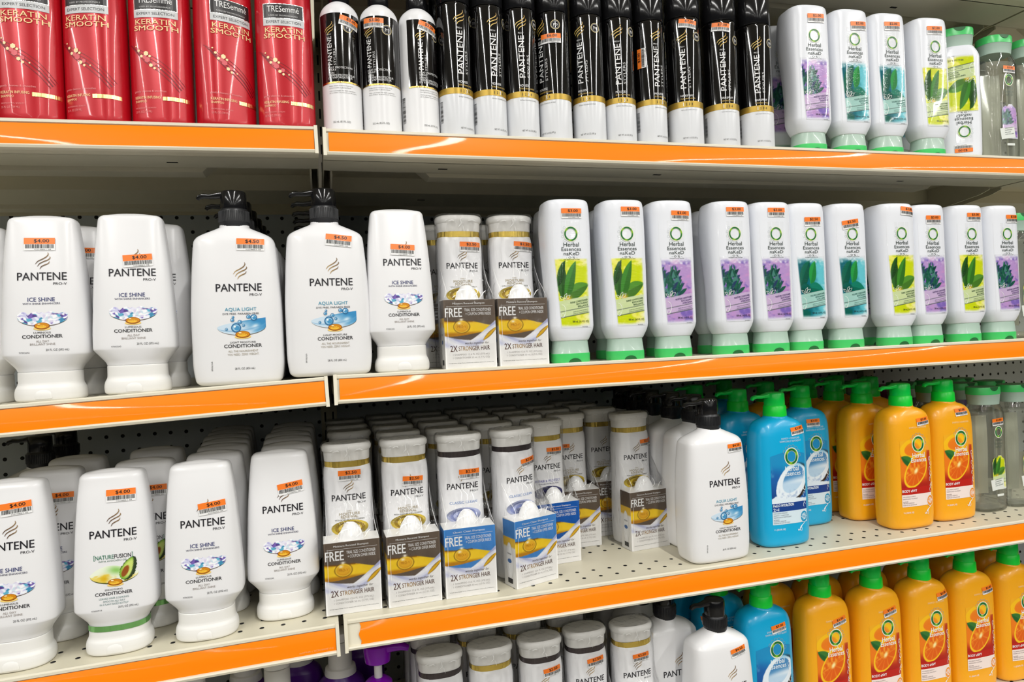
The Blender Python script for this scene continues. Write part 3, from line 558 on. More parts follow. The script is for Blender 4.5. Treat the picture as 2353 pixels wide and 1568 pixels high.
# ---- tall red shampoo
RB = Prof([(0, .0325, .0235, 2.4, 0), (.004, .0345, .0250, 2.4, 0), (.02, .0345, .0250, 2.4, 0), (.10, .0345, .0250, 2.4, 0), (.18, .0335, .0240, 2.4, 0), (.205, .0315, .0220, 2.4, 0), (.222, .0265, .0190, 2.2, 0), (.230, .0170, .0150, 2, 0), (.236, .0140, .0140, 2, 0)])
def red_shampoo():
    t = thing('shampoo_bottle', '', 'bottle'); m = MB(); m.loft(RB.rings(40, .003, .0005), 52); m.build('body', RED, t)
    m = MB(); m.loft([(.233, .018, .018, 2, 0), (.234, .019, .019, 2, 0), (.258, .0185, .0185, 2, 0), (.260, .017, .017, 2, 0)], 32); m.build('cap', BLACK, t)
    S = Sheet(RB.front); gd = (248, 222, 160)
    S.rect(-.0225, .0255, .1350, .1535, (232, 232, 232), .0003, nu=14, mi=1); S.rect(-.0215, .0245, .1358, .1527, (30, 26, 28), .0005, nu=14)
    S.text('TRESemmé', .0015, .1465, .0375, .0075, (236, 236, 236), bold=.004, lift=.0011); S.text('USED BY PROFESSIONALS', .0015, .1385, .034, .0017, (200, 200, 200), bold=.01, lift=.0007)
    S.rect(-.0225, .0255, .1262, .1350, (206, 208, 210), .0004, nu=14); S.text('EXPERT SELECTION', .0015, .1307, .041, .0032, (60, 60, 64), lift=.0006)
    S.text('KERATIN', .0012, .1206, .044, .0060, gd, lift=.0009, mi=0); S.text('SMOOTH', .0015, .1133, .048, .0058, gd, bold=.01, lift=.0009)
    pts = [(-.033, .1055), (-.026, .0915), (-.014, .0795), (.004, .0665), (.016, .0555), (.026, .0425), (.033, .0255)]
    for k, dz in enumerate((0, .0045, -.005, .009)): S.line([(px+(0, .001, -.001, .002)[k]*(i-3), pz+dz*math.sin(math.pi*i/6)) for i, (px, pz) in enumerate(pts) if abs(px) < .0325], (.0013, .0006, .0008, .0005)[k], (132, 10, 26), .0004)
    for hx, hz, r in ((-.010, .0900, .0029), (-.0155, .0870, .0018), (-.006, .0868, .0016), (-.0185, .0935, .0017), (-.0215, .0990, .0010), (-.0050, .0760, .0022), (-.0010, .0725, .0016), (.0055, .0722, .0010)):
        S.disc(hx, hz-.0065, r, r, (252, 232, 176), .0006, n=6, ph=.5)
    for hx, hz, r in ((-.0088, .0825, .0034), (-.0120, .0862, .0028), (-.0015, .0775, .0026)): S.disc(hx, hz-.0065, r, r, (226, 96, 104), .0005, n=6, ph=.5)
    pk = (236, 150, 150)
    S.text('gently cleanses & smoothes', -.0075, .0390, .036, .0030, pk, lift=.0005); S.text('KERATIN INFUSING', -.0250, .0320, .029, .0031, (250, 214, 160), 'l', bold=.014, lift=.0005); S.text('SHAMPOO', -.0250, .0275, .0135, .0027, (250, 214, 160), 'l', bold=.006, lift=.0005)
    S.text('PROFESSIONAL QUALITY', -.0250, .0195, .024, .0018, pk, 'l', lift=.0005); S.text('25 FL OZ (739 ML)', -.0250, .0150, .019, .0031, pk, 'l', lift=.0005)
    S.rect(.0065, .0325, .0283, .0328, (240, 214, 150), .0006, nu=14, mi=1)
    S.build('front_print', t); return t

# ---- black and white styling cans
def emblem(S, x, z, r):
    S.ring(x, z, r, r, r*.14, (206, 190, 140), .0005); S.ring(x, z, r*.78, r*.78, r*.18, (90, 90, 96), .0005); S.text('Pro', x, z, r*1.0, r*.75, (240, 240, 240), shear=.3, bold=.006, lift=.0006, rot=.25)
def can(kind):
    hs = kind == 'hairspray'; r = .0262 if hs else .0233; zt = .188 if hs else .178; g0, g1 = (.0555, .0645) if hs else (.0560, .0640)
    t = thing('aerosol_can', '', 'can')
    m = MB(); m.loft([(0, r*.93, r*.93, 2, 0), (.0015, r*.99, r*.99, 2, 0), (.003, r, r, 2, 0), (g0, r, r, 2, 0)], 48, hi=False); m.loft([(g0, r, r, 2, 0), (zt-.004, r, r, 2, 0), (zt-.001, r*.985, r*.985, 2, 0), (zt, r*.95, r*.95, 2, 0)], 48, mi=1, lo=False); m.build('body', [CANW, CANB], t)
    m = MB(); m.loft([(z, r+.0002, r+.0002, 2, 0) for z in (g0, g1)], 48, lo=False, hi=False); m.build('gold_band', mat('satin_gold', (176, 146, 62), .35, metal=.6), t)
    m = MB(); m.loft([(zt+.0008, r*.96, r*.96, 2, 0), (zt+.002, r*.985, r*.985, 2, 0), (zt+.052, r*.975, r*.975, 2, 0), (zt+.056, r*.88, r*.88, 2, 0)], 48); m.build('cap', BLACK, t)
    S = Sheet(cyl(r)); gc = ((236, 206, 110), (180, 140, 50)); leaf_mark(S, 0, g1+.0935, .00011, gc); S.text('PRO-V', 0, g1+.0790, .0072, .0022, (220, 220, 220), bold=.004)
    S.text('PANTENE', 0, g1+.0470, .057, .0078, (244, 244, 244), rot=math.pi/2, bold=.006); S.text('STYLERS', .0088, g1+.034, .031, .0036, (200, 200, 200), rot=math.pi/2)
    nm = ('HAIRSPRAY', 'FLEXIBLE HOLD') if hs else ('MOUSSE', 'EXTRA STRONG HOLD')
    S.text(nm[0], -.0045, g1+.0078, .018 if hs else .014, .0031, (240, 240, 240), 'l', bold=.006); S.text(nm[1], -.0045, g1+.0035, .021, .0021, (206, 172, 80), 'l', bold=.008)
    for k in range(4):
        on = (k == 0) if hs else (k == 2); S.text(str(k+1), -.001+k*.0042, (g0+g1)/2, .0022 if on else .0016, .0052 if on else .0036, (255, 255, 255) if on else (40, 32, 10), bold=.02, lift=.0005)
    S.text('24 Hour Smoothness & Hold' if not hs else 'Lightweight hold for 24 hours', -.0045, g0-.0038, .024, .0016, (90, 90, 90), 'l'); S.text('NET WT. 11.5 OZ (327 g)' if hs else 'NET WT. 6.6 OZ (187 g)', -.003, .0105, .021, .0030, (70, 70, 70), 'l')
    S.build('front_print', t); S = Sheet(cyl(r)); emblem(S, .0235, g1+.0945, .0062); S.build('round_emblem', t); S = Sheet(cyl(r))
    rs = random.Random(3)
    for k in range(22): bw = rs.choice((.0004, .0008)); S.rect(-.034, -.028, .020+k*.0013, .020+k*.0013+bw, (20, 20, 20), .0003, nu=3)
    S.build('barcode', t); return t
def heat_spray():
    r = .0248; t = thing('spray_bottle', '', 'bottle'); P = Prof([(0, r*.94, r*.94, 2, 0), (.003, r, r, 2, 0), (.149, r, r, 2, 0), (.156, r*.97, r*.97, 2, 0), (.162, r*.86, r*.86, 2, 0), (.167, r*.68, r*.68, 2, 0), (.171, r*.48, r*.48, 2, 0)])
    m = MB(); m.loft(P.rings(50, .001, .0005), 48); m.build('body', WHITE, t)
    S = Sheet(cyl(r)); S.grid(lambda u, v: (-.0335+.067*u, .0635+.087*v), 40, 6, lambda u, v: blank(u, rgb(14, 11, 12)), lift=.0002, mi=3); S.rect(-.0335, .0335, .0618, .0637, (214, 180, 100), .0003, mi=1, nu=30)
    gc = ((236, 206, 110), (180, 140, 50)); leaf_mark(S, -.016, .1315, .00009, gc); S.text('PRO-V', -.016, .1235, .006, .0018, (220, 220, 220)); S.text('PANTENE', -.016, .1030, .036, .0062, (244, 244, 244), rot=math.pi/2, bold=.006); S.text('STYLERS', -.0095, .0945, .021, .0030, (200, 200, 200), rot=math.pi/2)
    for k, (tx, ww) in enumerate((('HEAT PROTECTION', .031), ('SPRAY', .011), ('SOIN', .008), ('THERMOPROTECTEUR', .034), ('EN VAPORISATEUR', .031))): S.text(tx, -.0190, (.0812, .0782, .0745, .0715, .0684)[k], ww, .0026, (226, 226, 226), 'l', bold=.004)
    for k, (tx, ww) in enumerate((('Helps shield strands from heat', .031), ('and provides a glossy finish', .028), ('Aide a proteger les tiges capillaires', .034), ('de la chaleur et procure un fini lustre', .036))): S.text(tx, -.0185, (.0582, .0556, .0520, .0495)[k], ww, .0018, (110, 110, 110), 'l')
    S.text('252 mL (8.5 FL OZ)', -.004, .0125, .022, .0030, (60, 60, 60)); emblem(S, .0085, .1330, .0062)
    S.build('front_label', t, [INK, FOIL, GLOSS, CANLAB]); S = Sheet(cyl(r))
    rs = random.Random(3)
    for k in range(26): bw = rs.choice((.0004, .0008)); S.rect(-.048, -.041, .018+k*.0013, .018+k*.0013+bw, (20, 20, 20), .0003, nu=3)
    S.build('barcode', t)
    m = MB(); m.loft([(.168, .0125, .0125, 2, 0), (.170, .0135, .0135, 2, 0), (.190, .0135, .0135, 2, 0), (.191, .0145, .0145, 2, 0), (.212, .0145, .0130, 2.4, 0), (.228, .0135, .0120, 2.6, 0), (.232, .010, .010, 2.4, 0)], 32); m.build('spray_head', BLACK, t)
    m = MB(); m.tube([(0, -.008, .222, .008, .006), (0, -.020, .223, .007, .006), (0, -.030, .221, .006, .005)], 12); m.tube([(0, -.016, .216, .004, .004), (0, -.024, .205, .0035, .004), (0, -.026, .192, .003, .003)], 10); m.build('trigger', BLACK, t)
    return t
CANLAB = inkmat('black_gloss_label', .07, coat=.5)

# ---- shampoo bottle and trial box wrapped together
SB = Prof([(0, .0300, .0200, 2.8, 0), (.005, .0325, .0220, 2.8, 0), (.03, .0335, .0225, 3, 0), (.09, .0322, .0220, 3, 0), (.13, .0312, .0210, 3, 0), (.165, .0318, .0210, 3, 0), (.178, .0312, .0205, 2.8, 0), (.183, .0300, .0200, 2.6, 0)])
BOXC = {'brown': (98, 84, 72), 'sky': (66, 134, 204), 'royal': (0, 88, 176)}
def box_art(col):
    base = rgb(*col)
    def art(u, v):
        c = blank(u, base); n = noise(u, v, 5, 3)
        ribbon = .735-.03*np.sin(u*6)
        oilt = .70-.02*np.sin(u*5)-.10*sm(u, .45, .95); oilb = .50-.03*np.sin(u*4+1)
        oil = (v < oilt) & (v > oilb); c = mix(c, mix(blank(u, rgb(246, 208, 40)), rgb(190, 130, 10), sm(np.abs((v-.6)/.1), .5, 1)), oil*1.); c = mix(c, rgb(120, 76, 10), (np.abs(v-oilt) < .008)*(u < .55)*.8)
        sheet_t = np.where(u < .5, .48-.25*u+.22*u*u, .41+.62*(u-.5)**1.15*1.0); sheet_t = np.clip(sheet_t, 0, .74)
        sh = v < sheet_t; c = mix(c, rgb(226, 228, 242), sh*1.); st = np.sin((v-sheet_t)*38+u*9); c = mix(c, rgb(150, 156, 204), sh*sm(st, .3, 1)*.65*sm(v, .28, .45)); c = mix(c, rgb(250, 250, 252), sh*sm(-st, .2, 1)*.7)
        low = .33-.07*u*np.sin(u*3.1)+.05*(u > 9); white = v < .30+.04*np.sin(u*7)*(u < .5)+.28*sm(u, .62, 1.05)
        c = mix(c, rgb(247, 246, 245), sm(.31-v+.30*sm(u, .62, 1.05)*1., -.02, .02)); 
        l2, s_, tt = leafm(u, v, .74, .40, 1.04, .60, .035); c = mix(c, rgb(228, 180, 30), l2*1.); c = mix(c, rgb(96, 60, 14), l2*(np.abs(s_) > .7)*.8)
        r = np.hypot((u-.335)/.155, (v-.608)/.092); c = mix(c, rgb(250, 214, 60), (r < 1)*1.); c = mix(c, rgb(206, 132, 14), (r < .84)*.85*sm(.95-v, 0, .6)); c = mix(c, rgb(236, 180, 40), (r < .6)*.7); c = mix(c, rgb(120, 80, 10), (np.abs(r-1) < .07)*.7)
        c = mix(c, rgb(255, 250, 225), np.exp(-((u-.29)**2/.0012+(v-.66)**2/.0003))); c = mix(c, rgb(255, 250, 236), np.exp(-((u-.33)**2/.0012+(v-.71)**2/.0003)))
        return c
    return art
def bundle(kind):
    t = thing('shampoo_gift_pack', '', 'shampoo pack')
    bc, bn, foil = {'brown': ('brown', 'Moisture Renewal Shampoo', GOLDFOIL), 'classic': ('sky', 'Classic Clean Shampoo', DARKFOIL), 'repair': ('royal', 'Repair & Protect Shampoo', GOLDFOIL)}[kind]
    m = MB(); m.loft(SB.rings(34, .004, .0005), 40); bt = m.build('shampoo_bottle', WHITE, t)
    m = MB(); m.loft([(.182, .0300, .0205, 2.5, 0), (.190, .0300, .0205, 2.5, 0)], 40, lo=False, hi=False); m.build('foil_band', foil, bt)
    m = MB(); m.loft([(.190, .0298, .0200, 2.5, 0), (.192, .0302, .0206, 2.5, 0), (.202, .0306, .0210, 2.5, 0), (.204, .0325, .0226, 2.5, 0), (.2085, .0330, .0230, 2.5, 0), (.2115, .0318, .0220, 2.5, 0), (.2130, .029, .020, 2.5, 0), (.2125, .025, .0165, 2.4, 0), (.2122, .010, .008, 2, 0)], 40); m.build('cap', CAPW, bt)
    S = Sheet(SB.front)
    if kind == 'brown':
        pr = ((100, 80, 50), (170, 140, 90)); leaf_mark(S, 0, .157, .000095, pr); pantene(S, 0, .1420, .044, .0080)
        tc = (160, 146, 110); S.text('DAILY', 0, .1238, .007, .0014, tc); S.text('MOISTURE', 0, .1200, .027, .0036, tc, bold=.004); S.text('RENEWAL', 0, .1160, .0225, .0036, tc, bold=.004); S.text('WITH MOISTURE & SILK COMPLEX', 0, .1122, .039, .0018, (90, 90, 80), bold=.01); oc = ((212, 184, 60), (150, 120, 20))
    elif kind == 'classic':
        leaf_mark(S, 0, .157, .000095, ((150, 120, 70), (190, 160, 100))); pantene(S, 0, .1420, .044, .0080); S.text('CLASSIC CLEAN', 0, .1190, .039, .0036, (130, 156, 204), bold=.008); oc = ((176, 184, 220), (130, 140, 190))
    else:
        leaf_mark(S, 0, .157, .000095, ((100, 80, 50), (170, 140, 90))); pantene(S, 0, .1420, .044, .0080); S.text('REPAIR & PROTECT', 0, .1200, .042, .0038, (96, 92, 170), bold=.008); S.text('WITH KERATIN PROTECTION', 0, .1155, .034, .0018, (90, 90, 120), bold=.01); oc = ((60, 60, 110), (30, 30, 70))
    for k in range(4): S.ring(0, .1010, .022-.0045*k, .0085-.0018*k, .0044, lambda a, k=k: rgb(*oc[k % 2])*(.85+.15*math.sin(a*2+k)), .0004+.00002*k, n=30)
    S.build('front_print', bt)
    # trial-size box in front
    x0, x1, y0, y1, hb = -.0352, .0352, -.0545, -.0245, .0925
    m = MB(); e = .0006
    m.add([(x0, y0, 0), (x1, y0, 0), (x1, y1, 0), (x0, y1, 0), (x0, y0, hb), (x1, y0, hb), (x1, y1, hb+.002), (x0, y1, hb+.002)], [(0, 3, 2, 1), (4, 5, 6, 7), (0, 1, 5, 4), (1, 2, 6, 5), (2, 3, 7, 6), (3, 0, 4, 7)])
    bx = m.build('trial_box', CARD, t, smooth=False)
    S = Sheet(flat(y0)); S.grid(lambda u, v: (x0+(x1-x0)*u, hb*v), 96, 124, box_art(BOXC[bc]), lift=.0003)
    wh = (246, 246, 246); S.text(bn, -.001, hb-.0052, .044, .0032, wh, bold=.004, lift=.0005); S.rect(-.032, .032, hb-.0090, hb-.0087, wh, .0005)
    S.text('FREE', -.0222, hb-.0170, .0228, .0120, wh, bold=.022, lift=.0005); S.text('TRIAL SIZE CONDITIONER', .0112, hb-.0138, .0370, .0040, wh, lift=.0005); S.text('+ COUPON OFFER INSIDE', .0118, hb-.0192, .0350, .0040, wh, lift=.0005)
    S.text('PRO-V', -.0115, .0565, .012, .0035, (196, 130, 20), lift=.0005)
    S.text('works together for', .0085, .0335, .0330, .0042, (90, 80, 74), shear=.35, lift=.0005)
    gr = lambda q: rgb(84, 50, 40)*(1-math.exp(-((q-.25)/.22)**2)*.8)+rgb(200, 160, 80)*math.exp(-((q-.25)/.22)**2)*.8
    S.text('2X', -.0235, .0272, .0095, .0082, (84, 50, 40), bold=.008, lift=.0005); S.text('STRONGER HAIR', .0045, .0270, .0430, .0060, gr, bold=.006, lift=.0005)
    S.text('1 SHAMPOO 12.6 FL OZ (375 mL)', 0, .0185, .050, .0031, (176, 172, 170), lift=.0005); S.text('1 CONDITIONER 50 mL (1.7 FL OZ)', 0, .0142, .050, .0031, (176, 172, 170), lift=.0005); S.text('*strength against damage. Pantene shampoo and conditioner system vs. Pro clarifying alone', 0, .0075, .062, .0014, (70, 70, 70), lift=.0005)
    S.build('front_print', bx)
    sd = lambda s_: (lambda x, z, lift: (np.zeros_like(np.asarray(x, float))+s_*(x1+lift), y0+.015+s_*np.asarray(x, float), z))
    S = Sheet(sd(-1)); S.grid(lambda u, v: (-.015+.03*u, hb*v), 16, 60, lambda u, v: mix(mix(blank(u, rgb(238, 237, 235)), rgb(*BOXC[bc]), (v > .74)*1.), rgb(232, 186, 40), ((v > .60) & (v < .74))*.9), lift=.0002)
    S.disc(0, .036, .0085, .026, (222, 222, 222), .0004); S.disc(0, .036, .0078, .025, (246, 246, 246), .00045); S.text('PANTENE', 0, .046, .010, .0022, INKC, lift=.0006); S.disc(0, .036, .005, .003, (70, 110, 170), .0006); S.rect(-.006, .006, .005, .012, (40, 40, 46), .0005); S.build('side_print', bx)
    m = MB(); yb = -.0395; m.loft([(hb-.004, .0168, .0125, 2.3, yb), (hb+.002, .0162, .0122, 2.3, yb), (hb+.009, .0138, .0105, 2.2, yb), (hb+.015, .0105, .0085, 2.1, yb), (hb+.0185, .0075, .0068, 2, yb), (hb+.0200, .0050, .0050, 2, yb), (hb+.0195, .0035, .0035, 2, yb), (hb+.017, .0028, .0028, 2, yb)], 28); m.build('trial_bottle', mat('glossy_white_plastic', (246, 246, 246), .15), t)
    m = MB(); R = []
    for z, a, yf, ybk in ((.001, .0362, -.0556, .0240), (.045, .0365, -.0558, .0245), (.091, .0362, -.0556, .0240), (.096, .0355, -.0545, .0236), (.108, .0350, -.0500, .0232), (.118, .0342, -.0420, .0230), (.128, .0338, -.0340, .0230), (.140, .0335, -.0275, .0230), (.155, .0334, -.0245, .0232), (.182, .0330, -.0232, .0232), (.204, .0342, -.0240, .0240), (.2105, .0342, -.0240, .0240), (.2145, .0320, -.0225, .0225), (.2150, .020, -.014, .014), (.2160, .006, -.004, .004)):
        R.append((z, a+(.0008 if z < .1 else 0), (ybk-yf)/2, 14 if z < .1 else (8 if z < .110 else (4.5 if z < .13 else 3.0)), (ybk+yf)/2))
    m.loft(R, 48); m.add([(-.004, -.001, .2158), (.004, .001, .2158), (.0055, .0025, .2205), (.001, .0, .2222), (-.0035, -.0015, .2195)], [(0, 1, 2, 3, 4)])
    wr = m.build('shrink_wrap', WRAP, t)
    W = Prof(sorted(R[:-2])); S = Sheet(W.front); fw = (255, 255, 255)          # whitish folds of gathered film; their white also paints highlight streaks
    for pts, wd in (([(-.0345, .0945), (-.030, .106), (-.0305, .120), (-.031, .140)], .0006), ([(.0345, .0945), (.0315, .106), (.030, .122), (.031, .150)], .0008), ([(-.0175, .0955), (-.0155, .103), (-.0085, .1065), (.001, .1075)], .0009), ([(.0165, .0955), (.0200, .1010), (.0245, .1045)], .0012),
                    ([(-.0230, .0955), (-.0180, .0990)], .0009), ([(.005, .0965), (.0125, .1030), (.0110, .1110)], .0010), ([(-.010, .1120), (-.004, .1150), (.004, .1140)], .0008), ([(.001, .122), (.0035, .131), (-.002, .139), (.002, .147)], .0006), ([(.012, .124), (.010, .137), (.0145, .146)], .0007), ([(-.006, .126), (-.004, .134), (-.0075, .141)], .0005),
                    ([(-.018, .2035), (-.013, .2050), (-.010, .2035)], .0012), ([(-.004, .196), (.000, .201), (-.001, .206), (.003, .2085)], .0009), ([(.010, .2040), (.016, .2055), (.021, .2035)], .0013), ([(.004, .190), (.002, .198)], .0006), ([(-.023, .2045), (-.019, .2060)], .0008), ([(-.030, .02), (-.031, .05), (-.0305, .085)], .0005)):
        S.line(pts, wd, fw, .0003, taper=True)
    S.build('film_fold_glint', wr, [FOLD_GLINT]); return t

# ---- lotion pump bottles on the lowest shelf
def lotion(kind):
    t = thing('lotion_pump_bottle', '', 'bottle'); P = Prof([(0, .038, .024, 2.8, 0), (.005, .041, .027, 2.8, 0), (.11, .040, .026, 2.8, 0), (.135, .034, .023, 2.5, 0), (.146, .022, .018, 2.2, 0), (.150, .017, .017, 2, 0)])
    m = MB(); m.loft(P.rings(30, .005, .0005), 40); m.build('body', PURPLED, t); h = PURPLE if kind == 'purple' else CAPW
    if kind == 'purple':
        m = MB(); m.loft([(.147, .0185, .0185, 2, 0), (.150, .0200, .0200, 2, 0), (.158, .0195, .0195, 2, 0), (.161, .0165, .0165, 2, 0), (.165, .010, .010, 2, 0)], 32); m.build('pump_collar', h, t)
        m = MB(); m.loft([(.163, .0058, .0058, 2, 0), (.190, .0058, .0058, 2, 0)], 20); m.build('pump_stem', CAPW, t)
        m = MB(); m.loft([(.184, .008, .008, 2, 0), (.188, .0180, .0150, 2, 0), (.206, .0200, .0165, 2.2, 0), (.212, .0190, .0155, 2.2, 0), (.2140, .010, .009, 2, 0)], 28)
        m.tube([(.006, 0, .206, .0125, .0070), (.020, 0, .208, .0115, .0062), (.034, 0, .2075, .0090, .0050), (.045, 0, .2035, .0060, .0034)], 14); m.build('pump_head', h, t); return t
    m = MB(); m.loft([(.147, .0235, .0200, 2, 0), (.150, .0240, .0205, 2, 0), (.158, .0225, .0200, 2, 0), (.160, .0180, .0180, 2, 0), (.196, .0175, .0175, 2, 0), (.198, .0160, .0160, 2, 0)], 32); m.build('pump_collar', h, t)
    m = MB(); m.loft([(.197, .0120, .0120, 2, 0), (.199, .0180, .0150, 2, 0), (.212, .0190, .0160, 2.2, 0), (.216, .0120, .0100, 2, 0)], 28); m.tube([(.006, 0, .208, .0110, .0060), (.022, 0, .209, .0095, .0052), (.040, 0, .205, .0060, .0034)], 12); m.build('pump_head', h, t); return t

def flat_cap_jar():
    t = thing('shampoo_bottle', '', 'bottle'); m = MB(); m.loft([(0, .030, .022, 2.6, 0), (.004, .033, .024, 2.6, 0), (.16, .033, .024, 2.6, 0), (.178, .026, .020, 2.4, 0)], 36); m.build('body', PURPLED, t)
    m = MB(); m.loft([(.178, .027, .021, 2.4, 0), (.180, .028, .022, 2.4, 0), (.205, .028, .022, 2.4, 0), (.208, .025, .020, 2.4, 0)], 36); m.build('cap', mat('magenta_plastic', (150, 20, 110), .25), t); return t

# ================================================================ THE STORE
def struct(name, mb, mats): o = mb.build(name, mats, None, smooth=False); o['kind'] = 'structure'; return o
m = MB(); m.box(-8, 9, -17, 3, -.05, 0); struct('floor', m, FLOORM)
m = MB(); m.box(-8, 9, -17, 3, H0+1.62, H0+1.70); struct('ceiling', m, mat('ceiling_white', (225, 225, 220), .8))
# shelf levels relative to the camera height
LV = {0: .567, 1: .267, 2: -.041, 3: -.348, 4: -.652}
JX = .0115
def tilt(lv, x):                       # the left bay hangs a little low at its far end
    if x > JX: return LV[lv]+{0: 0, 1: 0, 2: 0, 3: 0, 4: 0}[lv]
    s_, o_ = {0: (.0135, 0), 1: (.0135, .002), 2: (.034, -.001), 3: (.018, -.0022), 4: (.018, -.002)}[lv]
    return LV[lv]+o_+s_*(x-JX)
names = {0: 'above the aerosol cans, its underside showing top right', 1: 'carrying the red bottles', 2: 'carrying the white pump pair', 3: 'carrying the avocado conditioner', 4: 'at the foot of the photo'}
def shelf(lv, x0, x1, label):
    t = thing('display_shelf', label, 'shelf', (0, 0, H0)); zf = lambda x: tilt(lv, x); za, zb = zf(x0), zf(x1)
    t.location = (x0, 0, H0+za); ang = math.atan2(zb-za, x1-x0); t.rotation_euler = (0, -ang, 0); L = x1-x0
    m = MB(); m.box(0, L, .001, .448, -.0018, 0)
    for y0, y1, z0, z1 in ((.001, .020, -.033, -.030), ): m.box(0, L, y0, y1, z0, z1)
    m.box(0, L, .018, .020, -.033, -.001); m.box(0, .0015, .001, .446, -.026, -.0018); m.box(L-.0015, L, .001, .446, -.026, -.0018)
    m.box(0, L, .021, .100, -.0265, -.0255); m.box(0, L, .0995, .1005, -.0265, -.002)          # folded-back underside of the pan
    m.box(0, L, .240, .345, -.0265, -.0255); m.box(0, L, .345, .3465, -.0265, -.002); m.box(0, L, .239, .240, -.0265, -.002); m.box(0, L, .445, .448, -.026, -.0018)
    # hat ribs with tapered ends
    for y in (.104, .356):
        e = .12 if L > .5 else .02
        m.add([(e, y, -.0020), (L-e, y, -.0020), (L-e, y+.045, -.0020), (e, y+.045, -.0020), (e+.03, y+.006, -.030), (L-e-.03, y+.006, -.030), (L-e-.03, y+.038, -.030), (e+.03, y+.038, -.030)], [(4, 7, 6, 5), (0, 4, 5, 1), (1, 5, 6, 2), (2, 6, 7, 3), (3, 7, 4, 0)])
    X = .175-.0115
    for xs in (X, X+.335, X+.80):
        for y in (.075, .290):
            if xs < L-.03: m.box(xs-.0065 if x0 > -.5 else L-.18-.0065, xs+.0065 if x0 > -.5 else L-.18+.0065, y-.0022, y+.0022, -.0268, -.0262, 1)
    # round perforations in the deck
    rows = [(.027, 0), (.053, 0), (.130, 0), (.155, 0)]; off = (.5-x0) % .0254
    for r_i, (y, o2) in enumerate(rows):
        k = 0
        while off+k*.0254 < L-.006:
            xx = off+k*.0254+(0 if r_i % 2 == 0 else -.0006)
            if xx > .006: m.disc(xx, y, .00025, .0029, 1, n=12)
            k += 1
    m.build('deck', [KHAKI, DARK], t, smooth=False)
    # price channel: bottom edge stands forward of the top edge
    m = MB(); prof = [(.004, -.0008), (.0025, .0012), (-.0005, .0016), (-.0028, .0002), (-.0030, -.0026), (-.0012, -.0040), (-.0062, -.0288), (-.0098, -.0292), (-.0112, -.0308), (-.0104, -.0334), (-.0070, -.0342), (.0010, -.0335)]
    vs = [(x, y, z) for x in (0, L) for y, z in prof]; n = len(prof); m.add(vs, [(i, i+1, n+i+1, n+i) for i in range(n-1)]+[tuple(range(n-1, -1, -1)), tuple(range(n, 2*n))])
    for xe in (0, L-.0042):
        vs = [(xx, y, z) for xx in (xe, xe+.0042) for y, z in ((-.0034, .0022), (-.0128, -.0350), (-.0050, -.0350), (.003, .0022))]; m.add(vs, [(0, 1, 2, 3), (7, 6, 5, 4), (0, 4, 5, 1), (1, 5, 6, 2), (3, 7, 4, 0), (2, 6, 7, 3)])
    m.build('price_channel', CREAM, t)
    m = MB(); s0 = .0048 if x0 < 0 else {3: .019}.get(lv, .007)
    if x0 < 0: e0 = .0046
    nn = int(L/.012)
    vs = []; 
    for i in range(nn+1):
        x = s0+(L-.0046-s0)*i/nn
        for q in range(7):
            w_ = q/6; vs.append((x+(.0016*math.sin(w_*9) if i == 0 and lv == 3 and x0 > 0 else 0), -.0020-.0052*w_-.0012*math.sin(math.pi*w_), -.0038-.0252*w_))
    m.add(vs, [(i*7+q, i*7+q+1, (i+1)*7+q+1, (i+1)*7+q) for i in range(nn) for q in range(6)])
    m.build('price_strip', STRIP, t)
    if lv == 3 and x0 < 0:
        S = Sheet(lambda x, z, lift: (x, -.0080+(z+.0245)*-.2-.0010, z)); S.text('nc07948v / SCS4 RK0513:2', L-.028, -.0245, .040, .0022, (252, 190, 130)); S.build('strip_print', t, [INK])
    # brackets under the two ends
    for xe in (.010, L-.012):
        m = MB(); vs = [(xx, y, z) for xx in (xe, xe+.0025) for y, z in ((.105, -.002), (.105, -.030), (.125, -.036), (.446, -.075), (.446, -.002))]
        m.add(vs, [(0, 1, 2, 3, 4), (9, 8, 7, 6, 5)]+[(i, 5+i, 5+(i+1) % 5, (i+1) % 5) for i in range(5)]); m.build('bracket', KHAKI, t, smooth=False)
    return t
bays = ((-1.216, .0085, 'left'), (.0145, 1.2255, 'right'), (1.2315, 2.44, 'far right'))
what = {(1, 0): 'cream metal shelf with orange price strip carrying the red shampoo bottles', (1, 1): 'cream metal shelf with orange price strip under the black and white aerosol cans',
        (2, 0): 'cream metal shelf with orange price strip under the two white bottles with black pumps', (2, 1): 'cream metal shelf with orange price strip under the long row of green-capped bottles',
        (3, 0): 'perforated cream metal shelf with orange price strip under the avocado conditioner', (3, 1): 'perforated cream metal shelf with orange strip under the blue and orange pump bottles',
        (0, 1): 'topmost cream metal shelf, only its underside showing in the top right corner'}
for lv in range(4):
    for bi, (x0, x1, nm) in enumerate(bays):
                shelf(lv, x0, x1, what.get((lv, bi), {(0, 0): 'topmost cream metal shelf of the left bay, above the red bottles', (0, 2): 'topmost cream shelf of the next bay in the upper right corner', (1, 2): 'cream shelf of the next bay at the right edge under the top-shelf clear bottles', (2, 2): 'second-level cream shelf of the next bay beyond the right edge', (3, 2): 'third-level cream shelf of the next bay beyond the right edge'}.get((lv, bi), '')))
shelf(4, *bays[0][:2], 'lowest cream metal shelf of the left bay, under the purple pump bottles'); shelf(4, *bays[1][:2], 'lowest cream metal shelf of the right bay, under the row of orange pump bottles')
